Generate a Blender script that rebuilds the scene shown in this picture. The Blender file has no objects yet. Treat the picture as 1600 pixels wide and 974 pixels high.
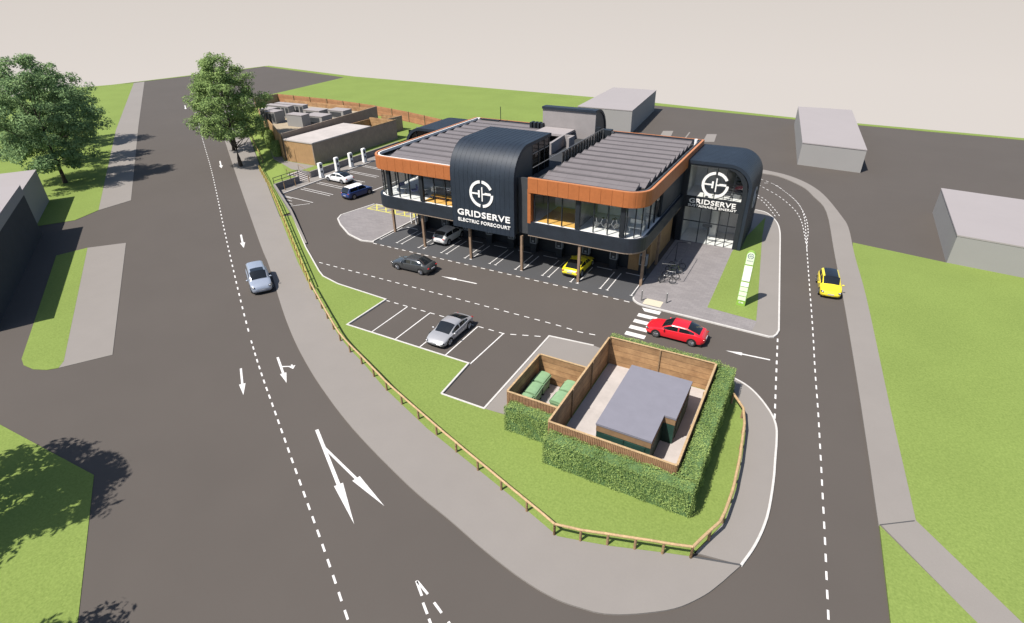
import bpy, bmesh, math, random
from math import radians, sin, cos, pi, sqrt, atan2
from mathutils import Vector, Matrix
import numpy as np

random.seed(7)
C = bpy.context.scene.collection
scene = bpy.context.scene

# ------------------------------------------------------------------ camera
cam_data = bpy.data.cameras.new('camera')
cam = bpy.data.objects.new('camera', cam_data); C.objects.link(cam)
_r = Vector((0.8775152, 0.4793704, -0.0130787)); _u = Vector((-0.2297312, 0.4441633, 0.8659923)); _f = Vector((-0.4209401, 0.7569168, -0.4998864))
cam.matrix_world = Matrix(((_r.x, _u.x, -_f.x, 0), (_r.y, _u.y, -_f.y, 0), (_r.z, _u.z, -_f.z, 24.7), (0, 0, 0, 1)))
cam_data.sensor_fit = 'HORIZONTAL'; cam_data.sensor_width = 36.0
cam_data.lens = 876.95 / 1600 * 36
cam_data.clip_start = 0.3; cam_data.clip_end = 3000
scene.camera = cam

# ------------------------------------------------------------------ light
SUN_EL, SUN_AZ = 56.0, 64.0            # elevation, heading of the shadows (from +x towards +y)
EXPOSURE = 0.78
ce, se = cos(radians(SUN_EL)), sin(radians(SUN_EL))
sun_to = Vector((cos(radians(SUN_AZ)) * ce, sin(radians(SUN_AZ)) * ce, -se))
sd = bpy.data.lights.new('sun', 'SUN'); sd.energy = 4.6; sd.angle = radians(0.5); sd.color = (1.0, 0.955, 0.89)
sun = bpy.data.objects.new('sun', sd); C.objects.link(sun)
sun.rotation_euler = sun_to.to_track_quat('-Z', 'Y').to_euler(); sun.location = (0, 0, 80)

world = bpy.data.worlds.new('World'); scene.world = world; world.use_nodes = True
nt = world.node_tree; nt.nodes.clear()
wo = nt.nodes.new('ShaderNodeOutputWorld')
sky = nt.nodes.new('ShaderNodeTexSky'); sky.sky_type = 'NISHITA'; sky.sun_disc = False
sky.sun_elevation = radians(SUN_EL); sky.sun_rotation = atan2(-sun_to.x, -sun_to.y)
bg1 = nt.nodes.new('ShaderNodeBackground'); bg1.inputs['Strength'].default_value = 0.085
bg2 = nt.nodes.new('ShaderNodeBackground'); bg2.inputs['Strength'].default_value = 1.0
tc = nt.nodes.new('ShaderNodeTexCoord'); sp = nt.nodes.new('ShaderNodeSeparateXYZ')
ramp = nt.nodes.new('ShaderNodeValToRGB')                      # pale haze below the horizon, darker higher up
mr = nt.nodes.new('ShaderNodeMapRange'); mr.inputs[1].default_value = -0.30; mr.inputs[2].default_value = 0.0
k = 2 ** -EXPOSURE
ramp.color_ramp.elements[0].position = 0.0; ramp.color_ramp.elements[0].color = (0.775 * k, 0.715 * k, 0.670 * k, 1)
ramp.color_ramp.elements[1].position = 1.0; ramp.color_ramp.elements[1].color = (0.700 * k, 0.645 * k, 0.600 * k, 1)
e = ramp.color_ramp.elements.new(0.62); e.color = (0.760 * k, 0.700 * k, 0.655 * k, 1)
mr2 = nt.nodes.new('ShaderNodeMapRange'); mr2.inputs[1].default_value = 0.0; mr2.inputs[2].default_value = 0.03
mix = nt.nodes.new('ShaderNodeMixShader')
L = nt.links
L.new(tc.outputs['Generated'], sp.inputs[0]); L.new(sp.outputs['Z'], mr.inputs[0]); L.new(sp.outputs['Z'], mr2.inputs[0])
L.new(mr.outputs[0], ramp.inputs[0]); L.new(ramp.outputs[0], bg2.inputs['Color']); L.new(sky.outputs[0], bg1.inputs['Color'])
L.new(mr2.outputs[0], mix.inputs[0]); L.new(bg2.outputs[0], mix.inputs[1]); L.new(bg1.outputs[0], mix.inputs[2]); L.new(mix.outputs[0], wo.inputs['Surface'])

scene.view_settings.view_transform = 'Standard'; scene.view_settings.look = 'None'
scene.view_settings.exposure = EXPOSURE; scene.view_settings.gamma = 1.0; scene.view_settings.use_curve_mapping = False
scene.render.engine = 'CYCLES'
scene.cycles.max_bounces = 6; scene.cycles.diffuse_bounces = 3; scene.cycles.transparent_max_bounces = 12

# ------------------------------------------------------------------ materials
MATS = {}
def mat(name, col, rough=0.8, metal=0.0, var=0.12, scale=2.0, bump=0.0, bscale=None, spec=0.4, col2=None, emit=None, coat=0.0, detail=4, coords='pos'):
    m = bpy.data.materials.new(name); m.use_nodes = True; MATS[name] = m
    n = m.node_tree.nodes; l = m.node_tree.links; p = n['Principled BSDF']
    p.inputs['Roughness'].default_value = rough; p.inputs['Metallic'].default_value = metal
    p.inputs['Specular IOR Level'].default_value = spec; p.inputs['Coat Weight'].default_value = coat; p.inputs['Coat Roughness'].default_value = 0.05
    if coords == 'pos': src = n.new('ShaderNodeNewGeometry').outputs['Position']
    else: src = n.new('ShaderNodeTexCoord').outputs['Object']
    a = tuple(max(0, c * (1 - var)) for c in col) + (1,); b = tuple(c * (1 + var) for c in (col2 or col)) + (1,)
    ns = n.new('ShaderNodeTexNoise'); ns.inputs['Scale'].default_value = scale; ns.inputs['Detail'].default_value = detail; ns.inputs['Roughness'].default_value = 0.6
    l.new(src, ns.inputs['Vector'])
    mp = n.new('ShaderNodeMapRange'); mp.inputs[1].default_value = 0.3; mp.inputs[2].default_value = 0.7; l.new(ns.outputs['Fac'], mp.inputs[0])
    mx = n.new('ShaderNodeMix'); mx.data_type = 'RGBA'; l.new(mp.outputs[0], mx.inputs[0]); mx.inputs[6].default_value = a; mx.inputs[7].default_value = b
    l.new(mx.outputs[2], p.inputs['Base Color'])
    m['mx'] = 0
    if bump:
        bn = n.new('ShaderNodeTexNoise'); bn.inputs['Scale'].default_value = bscale or scale * 8; bn.inputs['Detail'].default_value = 3; l.new(src, bn.inputs['Vector'])
        bp = n.new('ShaderNodeBump'); bp.inputs['Strength'].default_value = bump; bp.inputs['Distance'].default_value = 0.02
        l.new(bn.outputs['Fac'], bp.inputs['Height']); l.new(bp.outputs[0], p.inputs['Normal'])
    if emit: p.inputs['Emission Color'].default_value = col + (1,); p.inputs['Emission Strength'].default_value = emit
    return m
def layered(m, scale, amount, lo=0.35, hi=0.65, stretch=None):
    """multiply a second, coarser or finer noise over the base colour"""
    n = m.node_tree.nodes; l = m.node_tree.links; p = n['Principled BSDF']
    old = p.inputs['Base Color'].links[0].from_socket
    g = n.new('ShaderNodeNewGeometry'); src = g.outputs['Position']
    if stretch:
        mp = n.new('ShaderNodeMapping'); mp.inputs['Scale'].default_value = stretch; l.new(src, mp.inputs[0]); src = mp.outputs[0]
    ns = n.new('ShaderNodeTexNoise'); ns.inputs['Scale'].default_value = scale; ns.inputs['Detail'].default_value = 5; l.new(src, ns.inputs['Vector'])
    mr = n.new('ShaderNodeMapRange'); mr.inputs[1].default_value = lo; mr.inputs[2].default_value = hi; mr.inputs[3].default_value = 1 - amount; mr.inputs[4].default_value = 1 + amount
    l.new(ns.outputs['Fac'], mr.inputs[0])
    mx = n.new('ShaderNodeVectorMath'); mx.operation = 'SCALE'; l.new(old, mx.inputs[0]); l.new(mr.outputs[0], mx.inputs['Scale'])
    l.new(mx.outputs[0], p.inputs['Base Color']); return m
def banded(m, axis, period, dark=0.6, width=0.08, vlo=0.86, vhi=1.12):
    """regular dark joints every `period` metres along an axis (boards, panels)"""
    n = m.node_tree.nodes; l = m.node_tree.links; p = n['Principled BSDF']
    old = p.inputs['Base Color'].links[0].from_socket
    g = n.new('ShaderNodeNewGeometry'); s = n.new('ShaderNodeSeparateXYZ'); l.new(g.outputs['Position'], s.inputs[0])
    d = n.new('ShaderNodeMath'); d.operation = 'DIVIDE'; l.new(s.outputs[axis], d.inputs[0]); d.inputs[1].default_value = period
    f = n.new('ShaderNodeMath'); f.operation = 'FRACT'; l.new(d.outputs[0], f.inputs[0])
    c = n.new('ShaderNodeMath'); c.operation = 'GREATER_THAN'; l.new(f.outputs[0], c.inputs[0]); c.inputs[1].default_value = width
    fl = n.new('ShaderNodeMath'); fl.operation = 'FLOOR'; l.new(d.outputs[0], fl.inputs[0])
    wn = n.new('ShaderNodeTexWhiteNoise'); wn.noise_dimensions = '1D'; l.new(fl.outputs[0], wn.inputs['W'])
    v = n.new('ShaderNodeMapRange'); v.inputs[3].default_value = vlo; v.inputs[4].default_value = vhi; l.new(wn.outputs['Value'], v.inputs[0])
    mr = n.new('ShaderNodeMapRange'); mr.inputs[3].default_value = dark; mr.inputs[4].default_value = 1.0; l.new(c.outputs[0], mr.inputs[0])
    mu = n.new('ShaderNodeMath'); mu.operation = 'MULTIPLY'; l.new(v.outputs[0], mu.inputs[0]); l.new(mr.outputs[0], mu.inputs[1])
    mx = n.new('ShaderNodeVectorMath'); mx.operation = 'SCALE'; l.new(old, mx.inputs[0]); l.new(mu.outputs[0], mx.inputs['Scale'])
    l.new(mx.outputs[0], p.inputs['Base Color']); return m

asphalt = layered(mat('asphalt', (0.0740, 0.0635, 0.0555), 0.9, var=0.012, scale=9, spec=0.25), 0.09, 0.025)
asphalt = layered(asphalt, 0.35, 0.012)
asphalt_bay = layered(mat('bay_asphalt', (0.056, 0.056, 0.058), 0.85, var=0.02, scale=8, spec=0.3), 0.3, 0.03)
pave = layered(mat('pavement_concrete', (0.196, 0.178, 0.162), 0.9, var=0.012, scale=8, spec=0.2), 0.12, 0.022)
pave = layered(pave, 0.6, 0.012)
kerb_m = mat('kerb_white', (0.44, 0.42, 0.395), 0.8, var=0.10, scale=5)
paint = layered(mat('road_paint', (0.54, 0.52, 0.50), 0.7, var=0.06, scale=20), 3.0, 0.10)
paint_y = mat('yellow_paint', (0.50, 0.46, 0.08), 0.7, var=0.15, scale=6)
grass = layered(mat('grass', (0.144, 0.196, 0.047), 0.95, var=0.10, scale=7.0, bump=0.25, bscale=22, spec=0.1, col2=(0.157, 0.204, 0.053), detail=9), 0.15, 0.04)
grass = layered(grass, 10.0, 0.07)
def brick(name, c1, c2, mort, sx=0.4, rough=0.9):
    m = bpy.data.materials.new(name); m.use_nodes = True; n = m.node_tree.nodes; l = m.node_tree.links; p = n['Principled BSDF']
    p.inputs['Roughness'].default_value = rough; p.inputs['Specular IOR Level'].default_value = 0.2
    g = n.new('ShaderNodeNewGeometry'); b = n.new('ShaderNodeTexBrick'); l.new(g.outputs['Position'], b.inputs['Vector'])
    b.inputs['Color1'].default_value = c1 + (1,); b.inputs['Color2'].default_value = c2 + (1,); b.inputs['Mortar'].default_value = mort + (1,)
    b.inputs['Scale'].default_value = 1.0; b.inputs['Brick Width'].default_value = sx; b.inputs['Row Height'].default_value = sx / 2; b.inputs['Mortar Size'].default_value = 0.012
    l.new(b.outputs['Color'], p.inputs['Base Color']); return m
pavers = layered(brick('block_paving', (0.178, 0.163, 0.162), (0.205, 0.188, 0.185), (0.150, 0.138, 0.138), 0.6), 0.5, 0.04)
cladding = layered(mat('navy_metal_cladding', (0.0150, 0.0215, 0.032), 0.52, 0.0, var=0.12, scale=0.7, spec=0.33), 3, 0.05)
dark_metal = mat('dark_metal', (0.014, 0.017, 0.021), 0.45, var=0.15, scale=3)
band_m = layered(mat('floor_band_cladding', (0.015, 0.0195, 0.027), 0.5, var=0.15, scale=1.0), 6, 0.06)
side_panel = mat('grey_side_panel', (0.040, 0.043, 0.047), 0.5, var=0.10, scale=1.2)
orange = layered(mat('orange_fascia', (0.325, 0.105, 0.032), 0.5, var=0.06, scale=1.3, spec=0.4), 4, 0.04)
orange_trim = mat('orange_trim', (0.42, 0.165, 0.065), 0.45, var=0.05, scale=3)
white_m = mat('white_paint', (0.72, 0.70, 0.67), 0.55, var=0.04, scale=3)
grey_wall = layered(mat('pale_grey_render', (0.225, 0.205, 0.200), 0.85, var=0.05, scale=1.5), 0.3, 0.05)
mass_roof = layered(mat('pale_flat_roof', (0.258, 0.233, 0.230), 0.9, var=0.01, scale=1.0), 0.15, 0.015)
mass_wall = layered(mat('pale_building_wall', (0.226, 0.218, 0.209), 0.9, var=0.01, scale=0.8), 0.15, 0.02)
solar = mat('solar_panel', (0.140, 0.124, 0.123), 0.42, var=0.05, scale=0.9, spec=0.5)
solar_frame = mat('solar_frame', (0.070, 0.062, 0.062), 0.5, var=0.05, scale=2)  # frame strips, their dark tone also standing in for shadow lines between rows
solar = banded(solar, 'X', 1.7, dark=0.84, width=0.025, vlo=0.97, vhi=1.03)
roof_dark = mat('dark_roof_membrane', (0.030, 0.032, 0.035), 0.8, var=0.2, scale=2)
wood = banded(layered(mat('timber_boards', (0.25, 0.135, 0.062), 0.75, var=0.20, scale=1.2, col2=(0.31, 0.185, 0.088)), 6, 0.14, stretch=(0.25, 0.25, 6)), 'Z', 0.47, 0.45, 0.07)
wood_post = layered(mat('timber_post', (0.235, 0.150, 0.080), 0.8, var=0.2, scale=6), 10, 0.15)
wood_rail = layered(mat('pale_timber_rail', (0.36, 0.245, 0.130), 0.8, var=0.15, scale=4), 10, 0.12)
wood_yellow = layered(mat('yellow_timber', (0.36, 0.28, 0.085), 0.8, var=0.15, scale=4), 10, 0.12)
slat = layered(mat('timber_slat', (0.255, 0.145, 0.080), 0.75, var=0.22, scale=3.5), 8, 0.15)
clad_beige = layered(mat('beige_timber_cladding', (0.29, 0.175, 0.080), 0.75, var=0.10, scale=1.4), 5, 0.08, stretch=(3, 3, 0.4))  # sunlit tone of the yard timber; also plain beige cladding and door
brown_shaded = layered(mat('brown_timber_shaded', (0.250, 0.190, 0.145), 0.8, var=0.10, scale=1.0), 5, 0.10, stretch=(3, 3, 0.4))  # same yard timber with shade put into the colour; also the band trim
col_wood = mat('brown_column', (0.20, 0.135, 0.09), 0.6, var=0.15, scale=3)
stone = layered(mat('retaining_wall_stone', (0.16, 0.150, 0.150), 0.9, var=0.15, scale=4), 1.2, 0.12)
unit_roof = mat('substation_roof_grey', (0.165, 0.160, 0.185), 0.7, var=0.04, scale=1.5)
unit_green = mat('substation_dark_green', (0.012, 0.040, 0.030), 0.6, var=0.15, scale=2)
unit_brown = mat('substation_brown_band', (0.20, 0.125, 0.065), 0.7, var=0.12, scale=3)
floor_pale = layered(mat('pale_yard_slab', (0.36, 0.325, 0.305), 0.9, var=0.05, scale=3), 0.6, 0.06)
bin_green = mat('bin_green', (0.185, 0.300, 0.165), 0.5, var=0.08, scale=4)
tyre_m = mat('tyre_rubber', (0.012, 0.012, 0.013), 0.8, var=0.1, scale=10)
rim_m = mat('alloy_rim', (0.30, 0.30, 0.31), 0.3, 0.8, var=0.08, scale=6)
car_glass = mat('car_glass', (0.010, 0.012, 0.014), 0.06, var=0.1, scale=2, spec=0.6)
lamp_w = mat('lamp_lens', (0.55, 0.55, 0.55), 0.15, var=0.05, scale=4)
lamp_r = mat('tail_lens', (0.30, 0.012, 0.012), 0.2, var=0.05, scale=4)
lamp_k = mat('dark_lens', (0.02, 0.02, 0.022), 0.12, var=0.05, scale=4)
black_plastic = mat('black_plastic', (0.012, 0.012, 0.012), 0.6, var=0.1, scale=5)
steel = mat('galvanised_steel', (0.22, 0.22, 0.22), 0.4, 0.6, var=0.1, scale=6)
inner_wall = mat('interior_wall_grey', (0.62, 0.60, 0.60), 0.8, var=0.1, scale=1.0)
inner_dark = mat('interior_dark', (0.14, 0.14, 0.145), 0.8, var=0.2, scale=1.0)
inner_floor = mat('interior_floor_pale', (0.78, 0.75, 0.73), 0.6, var=0.05, scale=1.5)
floor_amber = mat('amber_floor', (0.72, 0.40, 0.10), 0.6, var=0.05, scale=1.5)
totem_green = mat('sign_green', (0.22, 0.37, 0.06), 0.5, var=0.05, scale=3)
totem_pale = mat('sign_pale_green', (0.60, 0.68, 0.50), 0.5, var=0.05, scale=3)
ink = mat('emblem_ink', (0.09, 0.10, 0.17), 0.5, var=0.05, scale=3)
pale_ink = mat('emblem_pale', (0.35, 0.35, 0.37), 0.5, var=0.05, scale=3)
buff = mat('buff_tactile', (0.45, 0.40, 0.30), 0.85, var=0.08, scale=20, bump=0.4, bscale=30)
bark = layered(mat('bark', (0.055, 0.042, 0.032), 0.9, var=0.3, scale=3, bump=0.8, bscale=14), 6, 0.2, stretch=(2, 2, 0.5))
def glass_mat(name, tint=0.82, gloss=0.10, col=(0.8, 0.85, 0.88)):
    m = bpy.data.materials.new(name); m.use_nodes = True; n = m.node_tree.nodes; l = m.node_tree.links; n.clear()
    o = n.new('ShaderNodeOutputMaterial'); t = n.new('ShaderNodeBsdfTransparent'); g = n.new('ShaderNodeBsdfGlossy')
    t.inputs[0].default_value = tuple(c * tint for c in col) + (1,); g.inputs['Roughness'].default_value = 0.02
    f = n.new('ShaderNodeLayerWeight'); f.inputs[0].default_value = 0.5; pw = n.new('ShaderNodeMath'); pw.operation = 'POWER'; pw.inputs[1].default_value = 5.0; l.new(f.outputs['Facing'], pw.inputs[0])
    a = n.new('ShaderNodeMath'); a.operation = 'MULTIPLY_ADD'; a.inputs[1].default_value = 0.9; a.inputs[2].default_value = gloss
    l.new(pw.outputs[0], a.inputs[0]); x = n.new('ShaderNodeMixShader'); l.new(a.outputs[0], x.inputs[0]); l.new(t.outputs[0], x.inputs[1]); l.new(g.outputs[0], x.inputs[2]); l.new(x.outputs[0], o.inputs[0]); return m
glass = glass_mat('window_glass', 0.96, 0.03, (0.97, 0.985, 0.98))
glass_dark = glass_mat('dark_window_glass', 0.30, 0.08)
def leaf_mat(name, dark, light, trans=0.25):
    m = bpy.data.materials.new(name); m.use_nodes = True; n = m.node_tree.nodes; l = m.node_tree.links; n.clear()
    o = n.new('ShaderNodeOutputMaterial'); g = n.new('ShaderNodeNewGeometry'); r = n.new('ShaderNodeMix'); r.data_type = 'RGBA'
    ns = n.new('ShaderNodeTexNoise'); ns.inputs['Scale'].default_value = 0.6; l.new(g.outputs['Position'], ns.inputs['Vector'])
    ad = n.new('ShaderNodeMath'); ad.operation = 'MULTIPLY_ADD'; ad.inputs[1].default_value = 0.6; l.new(g.outputs['Random Per Island'], ad.inputs[0])
    sb = n.new('ShaderNodeMath'); sb.operation = 'MULTIPLY_ADD'; sb.inputs[1].default_value = 1.2; sb.inputs[2].default_value = -0.4; l.new(ns.outputs['Fac'], sb.inputs[0]); l.new(sb.outputs[0], ad.inputs[2])
    l.new(ad.outputs[0], r.inputs[0]); r.inputs[6].default_value = dark + (1,); r.inputs[7].default_value = light + (1,)
    d = n.new('ShaderNodeBsdfDiffuse'); t = n.new('ShaderNodeBsdfTranslucent'); l.new(r.outputs[2], d.inputs[0]); l.new(r.outputs[2], t.inputs[0])
    x = n.new('ShaderNodeMixShader'); x.inputs[0].default_value = trans; l.new(d.outputs[0], x.inputs[1]); l.new(t.outputs[0], x.inputs[2]); l.new(x.outputs[0], o.inputs[0]); return m
leaf_a = leaf_mat('leaves_green', (0.070, 0.130, 0.062), (0.290, 0.400, 0.175), 0.30)
leaf_b = leaf_mat('leaves_yellow_green', (0.080, 0.138, 0.052), (0.320, 0.420, 0.150), 0.32)
leaf_h = leaf_mat('hedge_leaves', (0.115, 0.185, 0.055), (0.40, 0.50, 0.17), 0.35)
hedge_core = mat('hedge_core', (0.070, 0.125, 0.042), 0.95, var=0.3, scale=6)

# ------------------------------------------------------------------ mesh helpers
class MB:
    def __init__(s): s.v = []; s.f = []; s.m = []
    def add(s, vs, fs, mi=0):
        o = len(s.v); s.v += [tuple(v) for v in vs]
        for f in fs: s.f.append(tuple(i + o for i in f)); s.m.append(mi)
        return s
    def box(s, x0, x1, y0, y1, z0, z1, mi=0):
        return s.add([(x0, y0, z0), (x1, y0, z0), (x1, y1, z0), (x0, y1, z0), (x0, y0, z1), (x1, y0, z1), (x1, y1, z1), (x0, y1, z1)],
                     [(0, 3, 2, 1), (4, 5, 6, 7), (0, 1, 5, 4), (1, 2, 6, 5), (2, 3, 7, 6), (3, 0, 4, 7)], mi)
    def prism(s, poly, z0, z1, mi=0, bottom=False):
        a = sum(poly[i][0] * poly[(i + 1) % len(poly)][1] - poly[(i + 1) % len(poly)][0] * poly[i][1] for i in range(len(poly)))
        if a < 0: poly = poly[::-1]
        n = len(poly); vs = [(p[0], p[1], z0) for p in poly] + [(p[0], p[1], z1) for p in poly]
        fs = [tuple(range(n, 2 * n))] + [(i, (i + 1) % n, n + (i + 1) % n, n + i) for i in range(n)]
        if bottom: fs.append(tuple(range(n - 1, -1, -1)))
        return s.add(vs, fs, mi)
    def obox(s, p, q, w, z0, z1, mi=0, off=0.0, z0b=None, z1b=None):
        """box along the segment p-q with width w, optionally with other heights at q"""
        p = Vector(p[:2]); q = Vector(q[:2]); d = (q - p).normalized(); n = Vector((-d.y, d.x))
        a, b, c, e = p + n * (off + w / 2), p + n * (off - w / 2), q + n * (off - w / 2), q + n * (off + w / 2)
        z0b = z0 if z0b is None else z0b; z1b = z1 if z1b is None else z1b
        return s.add([(a.x, a.y, z0), (b.x, b.y, z0), (c.x, c.y, z0b), (e.x, e.y, z0b), (a.x, a.y, z1), (b.x, b.y, z1), (c.x, c.y, z1b), (e.x, e.y, z1b)],
                     [(0, 3, 2, 1), (4, 5, 6, 7), (0, 1, 5, 4), (1, 2, 6, 5), (2, 3, 7, 6), (3, 0, 4, 7)], mi)
    def ribbon(s, path, w, z0, z1, mi=0, off=0.0, closed=False):
        """wall following a plan polyline with mitred corners"""
        P = [Vector(p[:2]) for p in path]; n = len(P); L_, R_ = [], []
        for i in range(n):
            a = P[i - 1] if (i or closed) else None; b = P[(i + 1) % n] if (i < n - 1 or closed) else None
            d1 = (P[i] - a).normalized() if a is not None else None; d2 = (b - P[i]).normalized() if b is not None else None
            if d1 is None: d1 = d2
            if d2 is None: d2 = d1
            n1 = Vector((-d1.y, d1.x)); n2 = Vector((-d2.y, d2.x)); m = (n1 + n2); m = m.normalized() if m.length > 1e-6 else n1
            kf = 1 / max(0.4, m.dot(n1))
            L_.append(P[i] + m * (off + w / 2) * kf); R_.append(P[i] + m * (off - w / 2) * kf)
        vs = []
        for i in range(n): vs += [(L_[i].x, L_[i].y, z0), (R_[i].x, R_[i].y, z0), (R_[i].x, R_[i].y, z1), (L_[i].x, L_[i].y, z1)]
        fs = []
        for i in range(n if closed else n - 1):
            a, b = 4 * i, 4 * ((i + 1) % n)
            fs += [(a + 1, b + 1, b + 2, a + 2), (a + 2, b + 2, b + 3, a + 3), (a + 3, b + 3, b, a), (a, b, b + 1, a + 1)]
        if not closed: fs += [(0, 1, 2, 3), (4 * n - 1, 4 * n - 2, 4 * n - 3, 4 * n - 4)]
        return s.add(vs, fs, mi)
    def tube(s, pts, r, n=8, mi=0, cap=True):
        pts = [Vector(p) for p in pts]; rr = r if isinstance(r, (list, tuple)) else [r] * len(pts); rings = []
        for i, p in enumerate(pts):
            d = (pts[min(i + 1, len(pts) - 1)] - pts[max(i - 1, 0)]).normalized()
            u = d.cross(Vector((0, 0, 1))); u = u.normalized() if u.length > 1e-3 else Vector((1, 0, 0)); w = d.cross(u).normalized()
            rings.append([p + (u * cos(2 * pi * k / n) + w * sin(2 * pi * k / n)) * rr[i] for k in range(n)])
        return s.loft(rings, True, mi, cap)
    def loft(s, rings, closed=True, mi=0, cap=False):
        n = len(rings[0]); vs = [v for r in rings for v in r]; fs = []
        for i in range(len(rings) - 1):
            for k in range(n if closed else n - 1):
                fs.append((i * n + k, (i + 1) * n + k, (i + 1) * n + (k + 1) % n, i * n + (k + 1) % n))
        if cap: fs += [tuple(range(n)), tuple(range(len(vs) - 1, len(vs) - n - 1, -1))]
        return s.add(vs, fs, mi)
    def torus(s, c, axis, R_, r, n=20, m=6, mi=0, a0=0.0, a1=2 * pi):
        c = Vector(c); axis = Vector(axis).normalized(); u = axis.cross(Vector((0, 0, 1))); u = u.normalized() if u.length > 1e-3 else Vector((1, 0, 0)); w = axis.cross(u)
        full = abs(a1 - a0 - 2 * pi) < 1e-6; rings = []
        for i in range(n + 1):
            a = a0 + (a1 - a0) * i / n; d = u * cos(a) + w * sin(a)
            rings.append([c + d * (R_ + r * cos(2 * pi * k / m)) + axis * r * sin(2 * pi * k / m) for k in range(m)])
        return s.loft(rings, True, mi, not full)
    def disc(s, c, axis, r, h, n=20, mi=0):
        c = Vector(c); a = Vector(axis).normalized(); return s.tube([c - a * h / 2, c + a * h / 2], r, n, mi)
    def build(s, name, mats, parent=None, off=None, smooth=False, bevel=0.0):
        me = bpy.data.meshes.new(name); o = off
        if parent is not None and o is None: o = Vector(parent['off']) if 'off' in parent else Vector((0, 0, 0))
        o = Vector(o) if o is not None else Vector((0, 0, 0))
        me.from_pydata([(v[0] - o.x, v[1] - o.y, v[2] - o.z) for v in s.v], [], s.f)
        mats = mats if isinstance(mats, (list, tuple)) else [mats]
        for m in mats: me.materials.append(m)
        if len(mats) > 1: me.polygons.foreach_set('material_index', s.m)
        me.update()
        bm = bmesh.new(); bm.from_mesh(me); bmesh.ops.recalc_face_normals(bm, faces=bm.faces); bm.to_mesh(me); bm.free()
        if smooth:
            me.shade_smooth(); me.set_sharp_from_angle(angle=radians(38))
        ob = bpy.data.objects.new(name, me); C.objects.link(ob)
        if parent is not None: ob.parent = parent; ob['off'] = tuple(o)
        else: ob.location = o; ob['off'] = tuple(o)
        if bevel:
            b = ob.modifiers.new('bevel', 'BEVEL'); b.width = bevel; b.segments = 2; b.limit_method = 'ANGLE'
        return ob
def tag(o, label=None, cat=None, group=None, kind=None):
    if label: o['label'] = label
    if cat: o['category'] = cat
    if group: o['group'] = group
    if kind: o['kind'] = kind
    return o
def thing(name, label, cat, loc=(0, 0, 0), group=None, rotz=0.0, world_parts=True):
    """Empty at the base of a thing. With world_parts the parts are written in world coordinates."""
    o = bpy.data.objects.new(name, None); C.objects.link(o); o.location = loc; o.rotation_euler = (0, 0, rotz); o.empty_display_size = 0.3
    o['off'] = tuple(loc) if world_parts else (0, 0, 0)
    return tag(o, label, cat, group)
def structure(name, mb, m, **k): return tag(mb.build(name, m, **k), kind='structure')
def copy_thing(o, loc=None, rotz=None, label=None, parent=None):
    c = o.copy(); C.objects.link(c); c.parent = parent
    if loc is not None: c.location = loc
    if rotz is not None: c.rotation_euler = (0, 0, rotz)
    if label: c['label'] = label
    for ch in list(o.children): copy_thing(ch, parent=c)
    return c
def resample(path, step):
    out = []; P = [Vector(p) for p in path]; acc = 0.0; out.append((P[0].copy(), (P[1] - P[0]).normalized()))
    for a, b in zip(P, P[1:]):
        L_ = (b - a).length; d = (b - a).normalized() if L_ else None; t = step - acc
        while t <= L_ + 1e-9: out.append((a + d * t, d)); t += step
        acc = (acc + L_) % step if L_ else acc
    return out
def along(path, s0):
    P = [Vector(p) for p in path]
    for a, b in zip(P, P[1:]):
        L_ = (b - a).length
        if s0 <= L_: return a + (b - a) * (s0 / L_)
        s0 -= L_
    return P[-1]
def plen(path): return sum((Vector(b) - Vector(a)).length for a, b in zip(path, path[1:]))
def dashes(mb, path, on, gap, w, z=0.006, phase=0.0):
    L_ = plen(path); s0 = phase
    while s0 + on <= L_:
        mb.obox(along(path, s0), along(path, s0 + on), w, z - 0.004, z); s0 += on + gap
def line(mb, p, q, w=0.1, z=0.006): mb.obox(p, q, w, z - 0.004, z)
def arrow(mb, tail, tip, w=0.14, hl=1.4, hw=0.5, z=0.006):
    t = Vector(tail); p = Vector(tip); d = (p - t).normalized(); n = Vector((-d.y, d.x)); b = p - d * hl
    mb.obox(t, b, w, z - 0.004, z)
    mb.add([(v.x, v.y, z) for v in (b + n * hw / 2, b - n * hw / 2, p)], [(0, 1, 2)])
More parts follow.
